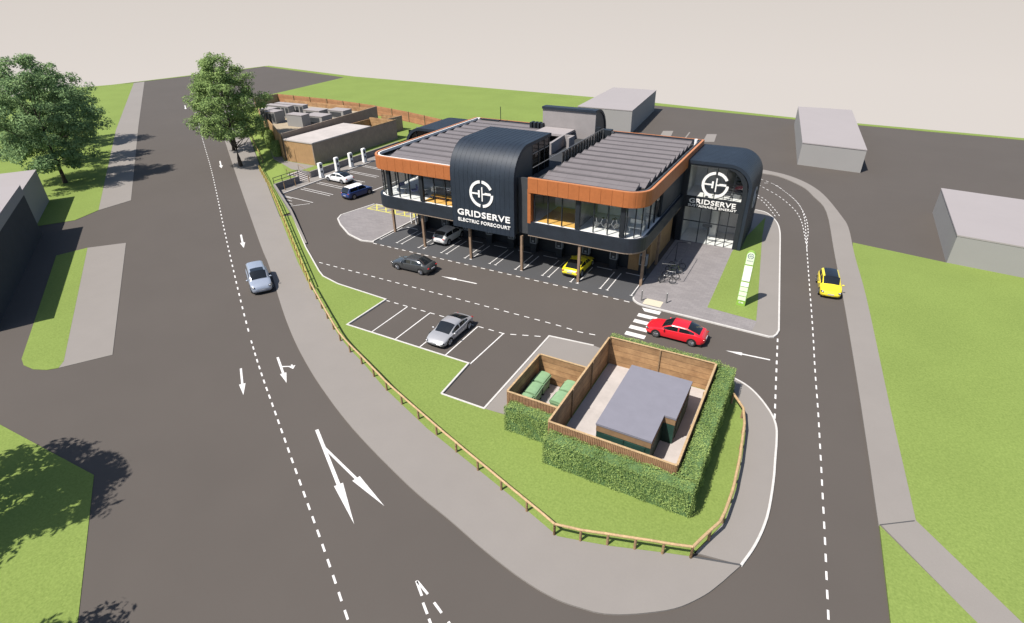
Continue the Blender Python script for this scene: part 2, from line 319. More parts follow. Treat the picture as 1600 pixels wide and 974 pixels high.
GEO = {
 'foot_west_outer': [(-191.5,129.5),(-150,102.3),(-101.31,69.7),(-96.98,66.8),(-90.77,62.63),(-83.82,57.97),(-77.28,53.6),(-70.92,49.36),(-64.31,44.97),(-58.28,40.96),(-53.63,37.89),(-50.99,36.17),(-49.78,35.41),(-49.06,34.97),(-47.87,34.19),(-45.89,32.85),(-43.66,31.31),(-41.49,29.8),(-39.66,28.55),(-38.32,27.65),(-37.29,26.97),(-36.4,26.4),(-35.5,25.83),(-34.58,25.26),(-33.72,24.74),(-32.87,24.24),(-31.96,23.73),(-31.01,23.2),(-30.04,22.68),(-29.01,22.14),(-27.9,21.59),(-26.68,21.01),(-25.38,20.4),(-24.02,19.8),(-22.62,19.22),(-21.11,18.65),(-19.51,18.08),(-17.96,17.56),(-16.62,17.12),(-15.56,16.81),(-14.68,16.58),(-13.91,16.4),(-13.14,16.21),(-12.36,16),(-11.63,15.79),(-10.93,15.59),(-10.26,15.42),(-9.63,15.27),(-9.03,15.14),(-8.46,15.02),(-7.93,14.93),(-7.43,14.86),(-6.96,14.81),(-6.53,14.79),(-6.13,14.78),(-5.77,14.8),(-5.44,14.84),(-5.14,14.89),(-4.85,14.94),(-4.58,14.99),(-4.34,15.03),(-4.1,15.1),(-3.84,15.19),(-3.55,15.32),(-3.25,15.47),(-2.94,15.65),(-2.61,15.85),(-2.25,16.09),(-1.86,16.36),(-1.48,16.64),(-1.15,16.92),(-0.88,17.19),(-0.65,17.46),(-0.45,17.72),(-0.26,17.98),(-0.1,18.21),(0.04,18.43),(0.17,18.66),(0.32,18.95),(0.53,19.36),(0.76,19.86),(0.98,20.32),(1.13,20.64)],
 'foot_west_inner': [(-190,134.5),(-150,108.1),(-99,73.5),(-78.32,58.88),(-58.13,44.78),(-45.78,36.14),(-41.48,33.35),(-35.95,29.95),(-31.71,27.35),(-29.47,26.22),(-26.99,25.15),(-23.67,23.55),(-18.38,21.48),(-14.23,20.18),(-10.8,19.1),(-9.23,18.53),(-7.48,17.94),(-6.23,18.27),(-4.92,18.65),(-2.29,19.59),(-1.17,19.96)],
 'foot_east_outer': [(-2.08,36.25),(-1.92,36.19),(-1.68,36.1),(-1.42,35.98),(-1.17,35.85),(-0.95,35.7),(-0.72,35.53),(-0.5,35.33),(-0.27,35.09),(-0.03,34.8),(0.23,34.46),(0.47,34.11),(0.68,33.78),(0.86,33.48),(1.01,33.19),(1.15,32.9),(1.26,32.6),(1.35,32.31),(1.42,32.03),(1.48,31.71),(1.53,31.31),(1.58,30.79),(1.63,30.19),(1.67,29.56),(1.71,28.97),(1.75,28.43),(1.79,27.92),(1.82,27.4),(1.84,26.84),(1.86,26.22),(1.87,25.55),(1.87,24.89),(1.85,24.28),(1.8,23.72),(1.74,23.2),(1.66,22.71),(1.57,22.24),(1.46,21.77),(1.33,21.31),(1.21,20.92),(1.13,20.64)],
 'foot_east_inner': [(-0.97,20.3),(-0.06,22.91),(0.07,25.58),(-0.03,27.75),(-0.14,29.85),(-0.38,31.74),(-0.78,32.97),(-1.49,34.29)],
 'site_lawn_edge': [(-47.81,39.23),(-42.02,35.48),(-40.79,34.8),(-38.28,34.22),(-32.07,33.9),(-32.1,28.87),(-19.88,28.86),(-19.6,24.86),(-16.11,24.88),(-14.53,25.02)],
 'carpark_kerb': [(-64.95,51.22),(-57.07,45.82),(-47.81,39.23),(-42.02,35.48),(-40.79,34.8),(-38.28,34.22)],
 'left_pave': [(-197,113),(-130.67,70.73),(-82.05,40.13),(-81.94,35.76),(-130.34,65.72),(-197,109.5)],
 'left_lawn': [(-198,108.7),(-130.34,65.72),(-81.94,35.76),(-80.76,32.23),(-90,18),(-120,-10),(-200,40)],
 'island_pave': [(-67.47,30.87),(-45.51,16.89),(-47.38,13.92),(-48.03,14.61),(-69.98,28.03)],
 'island_lawn': [(-69.98,28.03),(-70.8,25.22),(-57.27,16.89),(-51.32,13.2),(-50.24,12.85),(-48.95,12.91),(-47.88,13.37),(-47.38,13.92),(-48.03,14.61)],
 'corner_lawn': [(-84.41,5.43),(-43.68,8.58),(-33.5,8.99),(-24.74,3.55),(-29,-6),(-60,-25),(-120,-25)],
 'right_pave_in': [(-12,92.5),(-8.23,90.84),(-7.67,90.85),(-6.88,90.89),(-5.97,90.81),(-5.08,90.47),(-4.18,89.78),(-3.23,88.83),(-2.32,87.77),(-1.55,86.73),(-0.98,85.78),(-0.55,84.82),(-0.17,83.81),(0.24,82.67),(0.7,81.55),(1.17,80.44),(1.63,79.02),(2.06,76.98),(2.46,74.06),(2.83,70.49),(3.19,66.68),(3.55,63.08),(3.9,59.78),(4.25,56.56),(4.59,53.35),(4.92,50.09),(5.25,46.68),(5.58,43.19),(5.9,39.78),(6.18,36.64),(6.44,33.63),(6.69,30.73),(6.89,28.24),(7.04,26.5)],
 'right_pave_out': [(-12,95.2),(-8.58,93.28),(-7.79,93.04),(-6.65,92.72),(-5.41,92.29),(-4.31,91.76),(-3.4,91.13),(-2.56,90.39),(-1.78,89.56),(-1.04,88.63),(-0.37,87.64),(0.24,86.58),(0.82,85.39),(1.4,83.98),(2.01,82.21),(2.64,80.15),(3.22,78.11),(3.69,76.38),(4.02,75.17),(4.25,74.29),(4.43,73.39),(4.62,72.14),(4.81,70.43),(4.98,68.44),(5.15,66.27),(5.36,64.01),(5.6,61.78),(5.87,59.49),(6.16,56.95),(6.46,53.96),(6.8,50.16),(7.17,45.75),(7.53,41.41),(7.84,37.8),(8.08,35.09),(8.28,32.94),(8.44,31.22),(8.57,29.83),(8.66,28.84),(8.71,28.28),(8.74,27.96),(8.76,27.72)],
 'right_path': [(7.04,26.5),(8.76,27.72),(12.49,23.51),(15.83,20.16),(13.34,18.82),(10.75,22.57),(7.19,26.5)],
 'right_lawn': [(5.12,67.58),(13.48,66.04),(19.6,65.31),(60,66),(60,5),(15.83,20.16),(12.49,23.51),(8.76,27.72),(8.76,27.72),(8.74,27.96),(8.71,28.28),(8.66,28.84),(8.57,29.83),(8.44,31.22),(8.28,32.94),(8.08,35.09),(7.84,37.8),(7.53,41.41),(7.17,45.75),(6.8,50.16),(6.46,53.96),(6.16,56.95),(5.87,59.49),(5.6,61.78),(5.36,64.01),(5.15,66.27),(4.98,68.44),(4.81,70.43),(4.62,72.14),(4.43,73.39),(4.25,74.29),(4.02,75.17)],
 'right_tri': [(7.08,26.46),(10.75,22.57),(13.34,18.82),(7.74,15.8),(7.43,20.8)],
 'far_lawn': [(-136.45,106.63),(-141,141.5),(-42.5,138.5),(-40,112),(-40,86),(-90,86)],
 'plaza_kerb': [(-12.13,44.68),(-12.1,44.57),(-12.06,44.42),(-11.99,44.25),(-11.87,44.1),(-11.72,43.97),(-11.53,43.83),(-11.29,43.72),(-10.98,43.63),(-10.53,43.58),(-9.96,43.56),(-9.43,43.56),(-9.06,43.55),(-0.39,43.24),(-0.09,43.41),(0.09,43.88),(0.18,44.59),(-1.85,64.05),(-1.92,64.72),(-2.03,65.69),(-2.15,66.74),(-2.29,67.69),(-2.43,68.48),(-2.58,69.22),(-2.76,69.93),(-2.99,70.63),(-3.29,71.36),(-3.63,72.09),(-4.01,72.75),(-4.37,73.25),(-4.76,73.55),(-5.17,73.7),(-5.54,73.77),(-5.8,73.82)],
 'plaza_lawn': [(-6.05,59.3),(-5.79,45.8),(-1.68,45.34),(-2.03,48.78),(-3.8,64.79),(-4.31,71.63)],
 'paved_island': [(-50.61,53.9),(-51.66,48.79),(-51.05,47.58),(-49.35,46.24),(-46.28,44.37),(-43.63,43.58),(-42.2,43.89),(-42.3,44),(-42.3,53.8)],
 'centre_main': [(-146.4,94.74),(-138.97,89.89),(-128.23,82.86),(-116.76,75.37),(-107.14,69.1),(-100.25,64.65),(-94.65,61.06),(-89.45,57.72),(-83.73,54),(-77.1,49.61),(-70.09,44.93),(-63.22,40.33),(-56.99,36.19),(-51.49,32.56),(-46.46,29.25),(-41.92,26.29),(-37.9,23.71),(-34.54,21.62),(-31.79,19.97),(-29.36,18.55),(-26.98,17.15),(-24.56,15.72),(-22.24,14.36),(-20.14,13.13),(-18.34,12.08),(-16.91,11.23),(-15.78,10.55),(-14.88,10),(-14.12,9.54),(-13.53,9.19),(-13.14,8.96),(-12.88,8.81),(-12.69,8.7)],
 'centre_right': [(-7.46,85.47),(-7.07,85.75),(-6.5,86.18),(-5.88,86.52),(-5.31,86.53),(-4.81,86.08),(-4.33,85.32),(-3.87,84.44),(-3.43,83.6),(-3.01,82.85),(-2.6,82.09),(-2.22,81.33),(-1.87,80.54),(-1.56,79.76),(-1.27,78.98),(-1.02,78.15),(-0.78,77.23),(-0.57,76.25),(-0.38,75.22),(-0.2,74.07),(-0.02,72.72),(0.16,71.09),(0.34,69.23),(0.52,67.3),(0.7,65.44),(0.86,63.79),(1.01,62.24),(1.18,60.56),(1.38,58.51),(1.65,55.83),(1.96,52.72),(2.28,49.61),(2.54,46.95),(2.74,44.87),(2.9,43.14),(3.03,41.62),(3.17,40.17),(3.3,38.83),(3.42,37.64),(3.54,36.5),(3.66,35.31),(3.78,34.02),(3.9,32.68),(4.02,31.37),(4.13,30.14),(4.23,29.02),(4.32,27.97),(4.41,26.96),(4.5,25.95),(4.59,24.92),(4.68,23.88),(4.76,22.9),(4.83,22.02),(4.89,21.27),(4.95,20.61),(5,20.02),(5.04,19.51),(5.08,19.05),(5.11,18.66),(5.14,18.35),(5.16,18.13)],
 'centre_right2': [(-7.13,88.04),(-6.81,87.81),(-6.34,87.48),(-5.82,87.07),(-5.32,86.56),(-4.85,85.93),(-4.36,85.19),(-3.88,84.39),(-3.43,83.6),(-3,82.82),(-2.59,82.01),(-2.2,81.2),(-1.85,80.4),(-1.54,79.62),(-1.27,78.86),(-1.02,78.08),(-0.78,77.23),(-0.54,76.3),(-0.3,75.3),(-0.08,74.28),(0.11,73.26),(0.27,72.22),(0.4,71.16),(0.51,70.14),(0.6,69.23),(0.65,68.52),(0.67,67.94),(0.67,67.36),(0.7,66.65),(0.76,65.66),(0.83,64.5),(0.89,63.42),(0.94,62.67)],
 'centre_right1': [(-7.53,85.94),(-7.23,85.53),(-6.81,84.93),(-6.33,84.26),(-5.86,83.63),(-5.41,83.05),(-4.94,82.48),(-4.48,81.9),(-4.04,81.28),(-3.63,80.63),(-3.24,79.95),(-2.86,79.26),(-2.5,78.55),(-2.15,77.83),(-1.82,77.1),(-1.51,76.35),(-1.23,75.59),(-0.98,74.81),(-0.76,74.02),(-0.56,73.21),(-0.38,72.39),(-0.22,71.56),(-0.09,70.73),(0.04,69.88),(0.16,69.01),(0.3,68.04),(0.43,66.99),(0.56,66.05),(0.64,65.4)],
 'dash_in': [(-7.59,80.58),(-7.37,80.37),(-7.05,80.06),(-6.69,79.7),(-6.37,79.32),(-6.09,78.94),(-5.82,78.53),(-5.55,78.08),(-5.28,77.56),(-4.99,76.94),(-4.69,76.25),(-4.39,75.54),(-4.12,74.87),(-3.86,74.21),(-3.62,73.54),(-3.41,72.96),(-3.26,72.55)],
 'giveway': [(0.25,43.37),(0.92,36.24),(1.24,32.95)],
 'mid_dash': [(-43.7,37.15),(-18,37.15),(-16.05,37.13),(-14.25,36.98),(-12.65,37.2)],
 'front_dash': [(-42,43.7),(-12.2,43.75)],
 'bay_dash': [(-32.1,33.88),(-19.6,33.88),(-17.6,34.6),(-16.2,35.1)],
 'fence_w': [(-39.55,32.12),(-35.2,29.4),(-31.02,26.82),(-29.19,25.94),(-26.27,24.72),(-22.86,23.22),(-18.86,21.77),(-16.48,20.93),(-14.51,20.25),(-12.78,19.68),(-10.48,18.9),(-9.09,18.46),(-7.68,17.96)],
 'fence_s': [(-7.68,17.96),(-6.18,18.29),(-4.86,18.74),(-3.56,19.15),(-2.31,19.52),(-1.14,19.9)],
 'fence_e': [(-1.14,19.9),(-0.76,20.92),(-0.21,22.2),(-0.07,24.66),(-0.11,25.74),(-0.14,27.06),(-0.4,30.4),(-0.7,31.93),(-1.54,33.18)],
 'fence_n': [(-80.5,60.8),(-76.63,57.35),(-67.64,51.58),(-58.24,45.07),(-48.39,38.18),(-39.8,32.22)],
}
# ================================================================== SETTING
G = GEO
# ground plate: asphalt everywhere, a thin green verge round its far edge
plate = [(-206, 45), (-193.6, 159.5), (-141, 149.2), (-42.6, 142.8), (-6.5, 136.9), (31.2, 134.3), (140, 127), (140, -60), (-140, -60)]
structure('ground', MB().prism(plate, -1.2, 0.0), asphalt)
edge = plate[:7]
vb = MB()
vb.prism([(-193.6, 159.5), (-141, 149.2), (-42.6, 142.8), (-6.5, 136.9), (31.2, 134.3), (140, 127), (140, 125.2), (31.2, 132.6), (-6.5, 135.1), (-42.6, 139.4), (-141, 146), (-193.2, 157.2)], 0.0, 0.05)
vb.prism([(-206, 45), (-193.6, 159.5), (-192.9, 156), (-193.2, 140), (-198.3, 108.7), (-202, 45)], 0.0, 0.052)
structure('grass_verge', vb, grass)
structure('far_lawn', MB().prism([(-136.4, 106.6), (-142.5, 146.0), (-42.6, 139.2), (-40.5, 112), (-41, 88), (-66, 91.9), (-76.4, 95.2), (-88.8, 98.2), (-102, 99.9)], 0.0, 0.06), grass)
# west side of the main road
structure('left_pavement', MB().prism(G['left_pave'], 0, 0.03), pave)
structure('left_lawn', MB().prism([(-204, 96.0), (-197, 109.5)] + G['left_lawn'][1:], 0, 0.036), grass)
structure('island_pavement', MB().prism(G['island_pave'], 0, 0.03), pave)
structure('island_lawn', MB().prism(G['island_lawn'], 0, 0.036), grass)
structure('corner_lawn', MB().prism(G['corner_lawn'], 0, 0.025), grass)
# footway round the site
fo, fi = G['foot_west_outer'], G['foot_west_inner']
structure('footway', MB().prism(fo + fi[::-1], 0, 0.10), pave)
eo, ei = G['foot_east_outer'], G['foot_east_inner']
structure('side_footway', MB().prism(eo + ei[:] , 0, 0.104), pave)
structure('footway_joint', MB().obox(fi[-1], fo[-1], 0.10, 0.10, 0.112), asphalt_bay)
# raised lawn of the site
fin = [p for p in fi if p[0] > -58.5]
se_ = G['site_lawn_edge']; ck = G['carpark_kerb']
lawn = fin + ei[1:] + [(-2.3, 35.45), (-10.6, 35.45), (-10.6, 25.0), (-14.5, 24.98)] + se_[::-1][1:] + [(-57.07, 45.82)]
structure('site_lawn', MB().prism(lawn, 0, 0.11), grass)
# sloping lawn between the footway and the retaining walls
WL = [(-112, 90.5), (-99, 78.2), (-88, 70.0), (-80, 64.3), (-69.7, 56.4), (-67.1, 51.95), (-58.1, 46.6)]
FL = [(-121, 88.5), (-105, 77.6), (-92, 68.7), (-80, 60.15), (-72.8, 55.1), (-67.5, 51.4), (-58.3, 44.95)]
ZL = [0.9, 0.9, 0.9, 0.9, 0.9, 0.75, 0.12]
mb = MB(); mb.add([(a[0], a[1], 0.11) for a in FL] + [(a[0], a[1], z) for a, z in zip(WL, ZL)], [(i, i + 1, 7 + i + 1, 7 + i) for i in range(6)])
mb.prism([(-67.45, 59.0), (-67.45, 92), (-76.4, 95.2), (-88.8, 98.2), (-102, 99.9), (-121, 100.3), (-121, 90), (-112, 90.5), (-99, 78.2), (-88, 70), (-80, 64.3), (-69.7, 56.4), (-69.7, 59.0)], 0.0, 0.896).prism([(-69.7, 56.4), (-67.1, 51.95), (-67.1, 56.38)], 0, 0.893)
structure('lawn_bank', mb, grass)
structure('path_to_stairs', MB().prism([(-71.3, 58.9), (-69.4, 58.9), (-69.4, 61.9), (-76.3, 62.0), (-81, 65.3), (-84, 67.5), (-85, 66.6), (-79, 62.2)], 0.80, 0.904), pave)
# right of the site road
ri, ro = G['right_pave_in'], G['right_pave_out']
structure('right_pavement', MB().prism(ri + ro[::-1], 0, 0.10), pave)
structure('right_path', MB().prism(G['right_path'], 0, 0.098), pave)
structure('right_lawn', MB().prism([(5.12, 67.58), (13.48, 66.04), (19.6, 65.31), (60, 60.5), (60, 5), (15.83, 20.16), (12.49, 23.51), (8.76, 27.72)] + [p for p in ro[::-1] if p[1] < 67.4 and p[1] > 27.8], 0, 0.108), grass)
structure('right_verge', MB().prism(G['right_tri'], 0, 0.108), grass)
structure('path_joint', MB().obox((7.1, 26.5), (8.7, 27.65), 0.06, 0.09, 0.108), asphalt_bay)
# plaza beside the building
pk = G['plaza_kerb']
structure('plaza_pavement', MB().prism(pk + [(-6, 74), (-12.1, 60)], 0, 0.10), pave)
structure('plaza_paving', MB().prism(pk[:13] + [(-1.75, 43.42), (-1.62, 45.3), (-5.75, 45.75), (-6.0, 59.3), (-5.4, 60.2), (-12.2, 60.2), (-12.2, 46)], 0.09, 0.106), pavers)
structure('plaza_lawn', MB().prism(G['plaza_lawn'], 0.08, 0.115), grass)
structure('paved_island', MB().prism(G['paved_island'], 0, 0.10), pavers)
structure('forecourt_pavement', MB().prism([(-16.11, 35.15), (-12.4, 35.5), (-10.6, 35.2), (-10.6, 29.4), (-14.3, 29.4), (-14.3, 24.6), (-14.6, 24.6), (-14.53, 25.02), (-16.11, 24.88)], 0, 0.10), pave)
structure('upper_walkway', MB().prism([(-67.2, 51.9), (-65.2, 51.6), (-65.2, 78), (-67.2, 78)], 0, 0.10), pave)
structure('rear_paving', MB().prism([(-28.4, 113), (-26.6, 113.8), (-25.7, 108.3), (-27.6, 107.4)], 0, 0.03).prism([(-20.2, 113.8), (-18.5, 114.5), (-17.7, 108.1), (-19.6, 107.3)], 0, 0.03).obox((-23.5, 114.1), (-23.1, 109), 0.25, 0, 0.01), pave)
# kerbs: pale edging stones
kb = MB()
kb.ribbon([p for p in eo], 0.125, 0.0, 0.125)
kb.ribbon(pk, 0.14, 0.0, 0.125)
kb.ribbon(G['paved_island'], 0.16, 0.0, 0.125)
kb.ribbon([(-64.95, 51.22), (-57.07, 45.82)] + se_[:8][:], 0.14, 0.0, 0.13)
kb.ribbon(se_[7:9] + [(-16.11, 35.15), (-12.4, 35.5)], 0.14, 0.0, 0.131)
kb.ribbon([(-65.2, 51.6), (-65.2, 78)], 0.14, 0.0, 0.125)
structure('kerb', kb, kerb_m)
# bay surfacing, slightly bluer than the road
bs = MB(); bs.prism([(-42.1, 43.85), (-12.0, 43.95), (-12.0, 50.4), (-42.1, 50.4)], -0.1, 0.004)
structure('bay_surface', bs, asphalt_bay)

# ------------------------------------------------------------------ road markings (all on the carriageway: part of the setting)
mk = MB()
cm = G['centre_main']; i40 = [i for i, p in enumerate(cm) if p[0] > -40][0]
dashes(mk, cm[:i40 + 1], 0.60, 0.85, 0.12, phase=0.4); dashes(mk, cm[i40:], 0.52, 0.51, 0.11, phase=0.5)
dashes(mk, G['centre_right'], 0.50, 0.56, 0.095, phase=0.3)
dashes(mk, G['centre_right2'], 0.5, 0.55, 0.09); dashes(mk, G['centre_right1'], 0.5, 0.55, 0.09, z=0.007)
dashes(mk, G['dash_in'], 0.45, 0.5, 0.09); dashes(mk, [(p[0] + 0.45, p[1] + 0.35) for p in G['dash_in']], 0.45, 0.5, 0.09)
dashes(mk, G['giveway'], 0.52, 0.58, 0.115)
dashes(mk, G['mid_dash'], 0.5, 0.51, 0.10); dashes(mk, G['front_dash'], 0.5, 0.51, 0.11, z=0.009); dashes(mk, G['bay_dash'], 0.5, 0.5, 0.095)
arrow(mk, (-57.7, 38.6), (-54.1, 36.1), 0.2, 1.7, 0.55); arrow(mk, (-88.9, 59.3), (-84.8, 56.5), 0.22, 1.8, 0.6); arrow(mk, (-144.1, 90.8), (-139.0, 87.5), 0.22, 1.8, 0.6)
arrow(mk, (-34.9, 20.4), (-32.0, 18.3), 0.15, 1.45, 0.44); arrow(mk, (-33.6, 22.75), (-30.4, 20.75), 0.17, 1.35, 0.46)
mk.obox((-32.35, 22.0), (-31.75, 22.35), 0.12, 0.003, 0.0065); arrow(mk, (-31.85, 22.55), (-31.3, 22.2), 0.12, 0.45, 0.5, z=0.0085)
arrow(mk, (-24.7, 18.1), (-17.4, 13.6), 0.21, 3.2, 0.52); arrow(mk, (-23.0, 17.1), (-16.75, 15.3), 0.16, 2.9, 0.50, z=0.009)
for p, q in (((-12.45, 12.5), (-11.75, 12.0)), ((-12.4, 12.5), (-11.55, 12.2)), ((-11.5, 11.75), (-11.0, 11.4)), ((-11.05, 12.0), (-10.45, 11.75)), ((-10.8, 11.25), (-10.3, 10.9)), ((-9.95, 11.55), (-9.4, 11.3)), ((-9.7, 10.75), (-8.9, 10.5))):
    mk.obox(p, q, 0.12, 0.002, 0.006 + 0.001 * (p[1] > 12.45))
arrow(mk, (-26.4, 40.55), (-30.4, 40.3), 0.15, 1.7, 0.42); arrow(mk, (0.1, 39.95), (-3.1, 39.7), 0.15, 1.2, 0.42)
for i, y in enumerate((38.65, 39.75, 40.85, 41.95)): mk.box(-10.85, -9.2, y - 0.28, y + 0.28, 0.002, 0.006)
mk.add([(-10.9, 43.3, 0.006), (-10.5, 42.75, 0.006), (-9.2, 42.75, 0.006), (-9.2, 43.35, 0.006)], [(0, 1, 2, 3)])
# lower bays
for i in range(6): line(mk, (-29.55 + 2.47 * i - (0.0 if i < 4 else 0.0), 28.92), (-29.55 + 2.47 * i, 33.85), 0.10, 0.012) if i < 4 else None
line(mk, (-19.8, 28.9), (-19.68, 33.95), 0.10, 0.012)
# bays under the building: doubled lines between bays, a bar at the back
bayx = [-40.9 + 3.03 * i for i in range(10)]
for i, x in enumerate(bayx):
    for s in (-1, 1):
        line(mk, (x + s * 1.17, 45.0), (x + s * 1.17, 49.0), 0.085, 0.0105); line(mk, (x + s * 1.30, 45.03), (x + s * 1.03, 45.03), 0.10, 0.012)
    line(mk, (x - 0.8, 49.35), (x + 0.8, 49.35), 0.10, 0.0105)
# upper car park bays
for y in (51.15, 54.9, 58.0, 61.4, 64.6, 68.0):
    line(mk, (-64.7, y), (-58.6, y - 0.35), 0.10, 0.012)
    if y > 52: line(mk, (-64.7, y - 0.55), (-58.6, y - 0.95), 0.10, 0.012)
for y in (51.0, 50.2, 49.3): line(mk, (-64.2 + (51 - y) * 1.2, y - 0.15), (-62.6 + (51 - y) * 1.2, y - 0.25), 0.10, 0.012)
line(mk, (-60.6, 48.0), (-58.7, 50.3), 0.10, 0.012)
line(mk, (-54.8, 57.6), (-54.6, 64.0), 0.18, 0.012); line(mk, (-50.6, 54.2), (-43, 54.2), 0.12, 0.012)
structure('road_markings', mk, paint)
# yellow hatching by the paved island
yh = MB()
for i in range(5):
    x = -50.0 + i * 1.5
    line(yh, (x, 52.2), (x + 1.3, 53.7), 0.14, 0.112); line(yh, (x + 1.3, 52.2), (x, 53.7), 0.14, 0.114)
yh.ribbon([(-50.2, 52.1), (-42.9, 52.1), (-42.9, 53.75), (-50.2, 53.75)], 0.12, 0.1, 0.116, closed=True)
structure('yellow_hatching', yh, paint_y)
structure('tactile_paving', MB().box(-11.05, -9.45, 43.85, 44.95, 0.09, 0.116), buff)
# ================================================================== LETTERING AND EMBLEM
def text_mb(body, height, xs=1.0, depth=0.05, bold=0.0, space=1.0):
    cu = bpy.data.curves.new('lettering', 'FONT'); cu.body = body; cu.size = 1.0; cu.extrude = 0.0; cu.offset = bold; cu.align_x = 'CENTER'; cu.resolution_u = 3; cu.space_character = space
    o = bpy.data.objects.new('lettering', cu); C.objects.link(o); bpy.context.view_layer.update()
    dg = bpy.context.evaluated_depsgraph_get(); me = bpy.data.meshes.new_from_object(o.evaluated_get(dg))
    vs = [v.co.copy() for v in me.vertices]; fs = [tuple(p.vertices) for p in me.polygons]
    bpy.data.objects.remove(o); bpy.data.curves.remove(cu); bpy.data.meshes.remove(me)
    k = height / 0.7; n = len(vs); mb = MB()
    ed = {}
    for f in fs:
        for a, b in zip(f, f[1:] + f[:1]): ed[(a, b)] = ed.get((a, b), 0) + 1
    side = [(a, b) for (a, b) in ed if (b, a) not in ed]
    mb.add([(v.x * k * xs, v.y * k, 0) for v in vs] + [(v.x * k * xs, v.y * k, depth) for v in vs],
           [tuple(i + n for i in f) for f in fs] + [(a, b, b + n, a + n) for a, b in side])
    return mb
def place(mb, o, ux, uy, un):
    o, ux, uy, un = Vector(o), Vector(ux), Vector(uy), Vector(un)
    mb.v = [tuple(o + ux * v[0] + uy * v[1] + un * v[2]) for v in mb.v]; return mb
def emblem_mb(R_, depth=0.06):
    """open ring cut at top and bottom with a two-bar cell inside"""
    mb = MB()
    def arc(a0, a1, r0=0.80, r1=1.0, n=14):
        a0, a1 = radians(a0), radians(a1); rings = []
        for i in range(n + 1):
            a = a0 + (a1 - a0) * i / n; c, s_ = cos(a), sin(a)
            rings.append([(c * r0 * R_, s_ * r0 * R_, 0), (c * r1 * R_, s_ * r1 * R_, 0), (c * r1 * R_, s_ * r1 * R_, depth), (c * r0 * R_, s_ * r0 * R_, depth)])
        mb.loft(rings, True, 0, True)
    arc(95, 263); arc(28, 85); arc(277, 360)
    b = lambda x0, x1, y0, y1: mb.box(x0 * R_, x1 * R_, y0 * R_, y1 * R_, 0, depth)
    b(0.30, 0.80, -0.02, 0.13); b(0.12, 0.30, -0.03, 0.06); b(0.03, 0.12, -0.52, 0.52); b(-0.26, -0.12, -0.26, 0.26); b(-0.80, -0.26, -0.05, 0.05)
    return mb

# ================================================================== THE CHARGING BUILDING
XL, XR, YF, YB = -42.3, -12.05, 45.1, 66.8
Z0, Z1, Z2, Z3 = 4.0, 5.28, 8.2, 9.55
PL, PR = -31.38, -24.3                     # front pod
RW = -23.2                                 # left end of the right wing
bld = thing('charging_station_building', 'large two storey building on brown columns with orange roof edge and dark arched pods', 'building', (-27, 56, 0))
def arc_pts(cx, cy, r, a0, a1, n=8): return [(cx + r * cos(radians(a0 + (a1 - a0) * i / n)), cy + r * sin(radians(a0 + (a1 - a0) * i / n))) for i in range(n + 1)]
R0 = 1.9
pathL = [(XL, YB)] + arc_pts(XL + R0, YF + R0, R0, 180, 270) + [(PL + 0.2, YF)]
pathR = [(RW, YF)] + arc_pts(XR - R0, YF + R0, R0, 270, 360) + [(XR, YB)]
def inset(path, d):
    P = [Vector(p) for p in path]; out = []
    for i, p in enumerate(P):
        d1 = (P[i] - P[i - 1]).normalized() if i else (P[1] - P[0]).normalized(); d2 = (P[i + 1] - P[i]).normalized() if i < len(P) - 1 else d1
        t = (d1 + d2).normalized(); out.append((p.x - t.y * d, p.y + t.x * d))
    return out
def panels(mb, path, z0, z1, step, proud=0.03, gap=0.022):
    """separate cladding panels following the path"""
    s0 = 0.0; L_ = plen(path)
    while s0 < L_ - 0.05:
        s1 = min(s0 + step, L_); pts = [along(path, s0 + gap / 2)]
        acc = 0.0
        for a, b in zip(path, path[1:]):
            acc += (Vector(b) - Vector(a)).length
            if s0 + gap < acc < s1 - gap: pts.append(Vector(b))
        pts.append(along(path, s1 - gap / 2)); mb.ribbon([(p.x, p.y) for p in pts], 0.06, z0, z1, off=-proud); s0 = s1
for path, nm in ((pathL, 'left'), (pathR, 'right')):
    bk = MB().ribbon(inset(path, 0.12), 0.16, Z2, Z3 - 0.02); fb = bk.build('fascia', dark_metal, bld)
    pn = MB(); panels(pn, path, Z2, Z3, 1.02); pn.build('fascia_panel', orange, fb)
    MB().ribbon(inset(path, 0.07), 0.22, Z3, Z3 + 0.05).build('fascia_coping', orange_trim, fb)
    MB().ribbon(inset(path, 0.36), 0.14, Z3 - 0.25, Z3 + 0.02).build('gutter', white_m if nm == 'left' else side_panel, fb)
    MB().ribbon(inset(path, 0.13), 0.26, Z0, Z1).build('floor_band', band_m, bld)
    MB().ribbon(inset(path, 0.18), 0.30, Z0 - 0.12, Z0 - 0.003).build('band_edge_trim', brown_shaded, bld)
# rear edge
rb = MB(); rb.box(XL + 0.1, XR - 0.1, YB - 0.2, YB, Z2, Z3 - 0.02); rb.box(XL + 0.1, XR - 0.1, YB - 0.2, YB, 0, Z2 - 0.003); rb.build('rear_wall', cladding, bld)
MB().box(XL + 0.02, XR - 0.02, YB + 0.004, YB + 0.08, Z2, Z3 + 0.03).build('rear_fascia', orange_trim, bld)
# slabs and roof
MB().prism(inset(pathL, 0.27)[:-1] + [(PL + 0.2, YF + 0.27), (PR + 0.3, 45.6), (RW, 45.6)] + inset(pathR, 0.27)[:] , Z0 + 0.05, Z1 - 0.06, bottom=True).build('floor_slab', inner_floor, bld)
roof = MB().prism(inset(pathL, 0.21)[:-1] + [(PL + 0.2, YF + 0.21), (PL + 0.2, YB - 0.21)], Z2 + 0.02, Z3 - 0.55, bottom=True).prism([(RW, YF + 0.21)] + inset(pathR, 0.21)[1:-1] + [(XR - 0.21, YB - 0.21), (RW, YB - 0.21)], Z2 + 0.02, Z3 - 0.55, bottom=True).build('roof', roof_dark, bld)
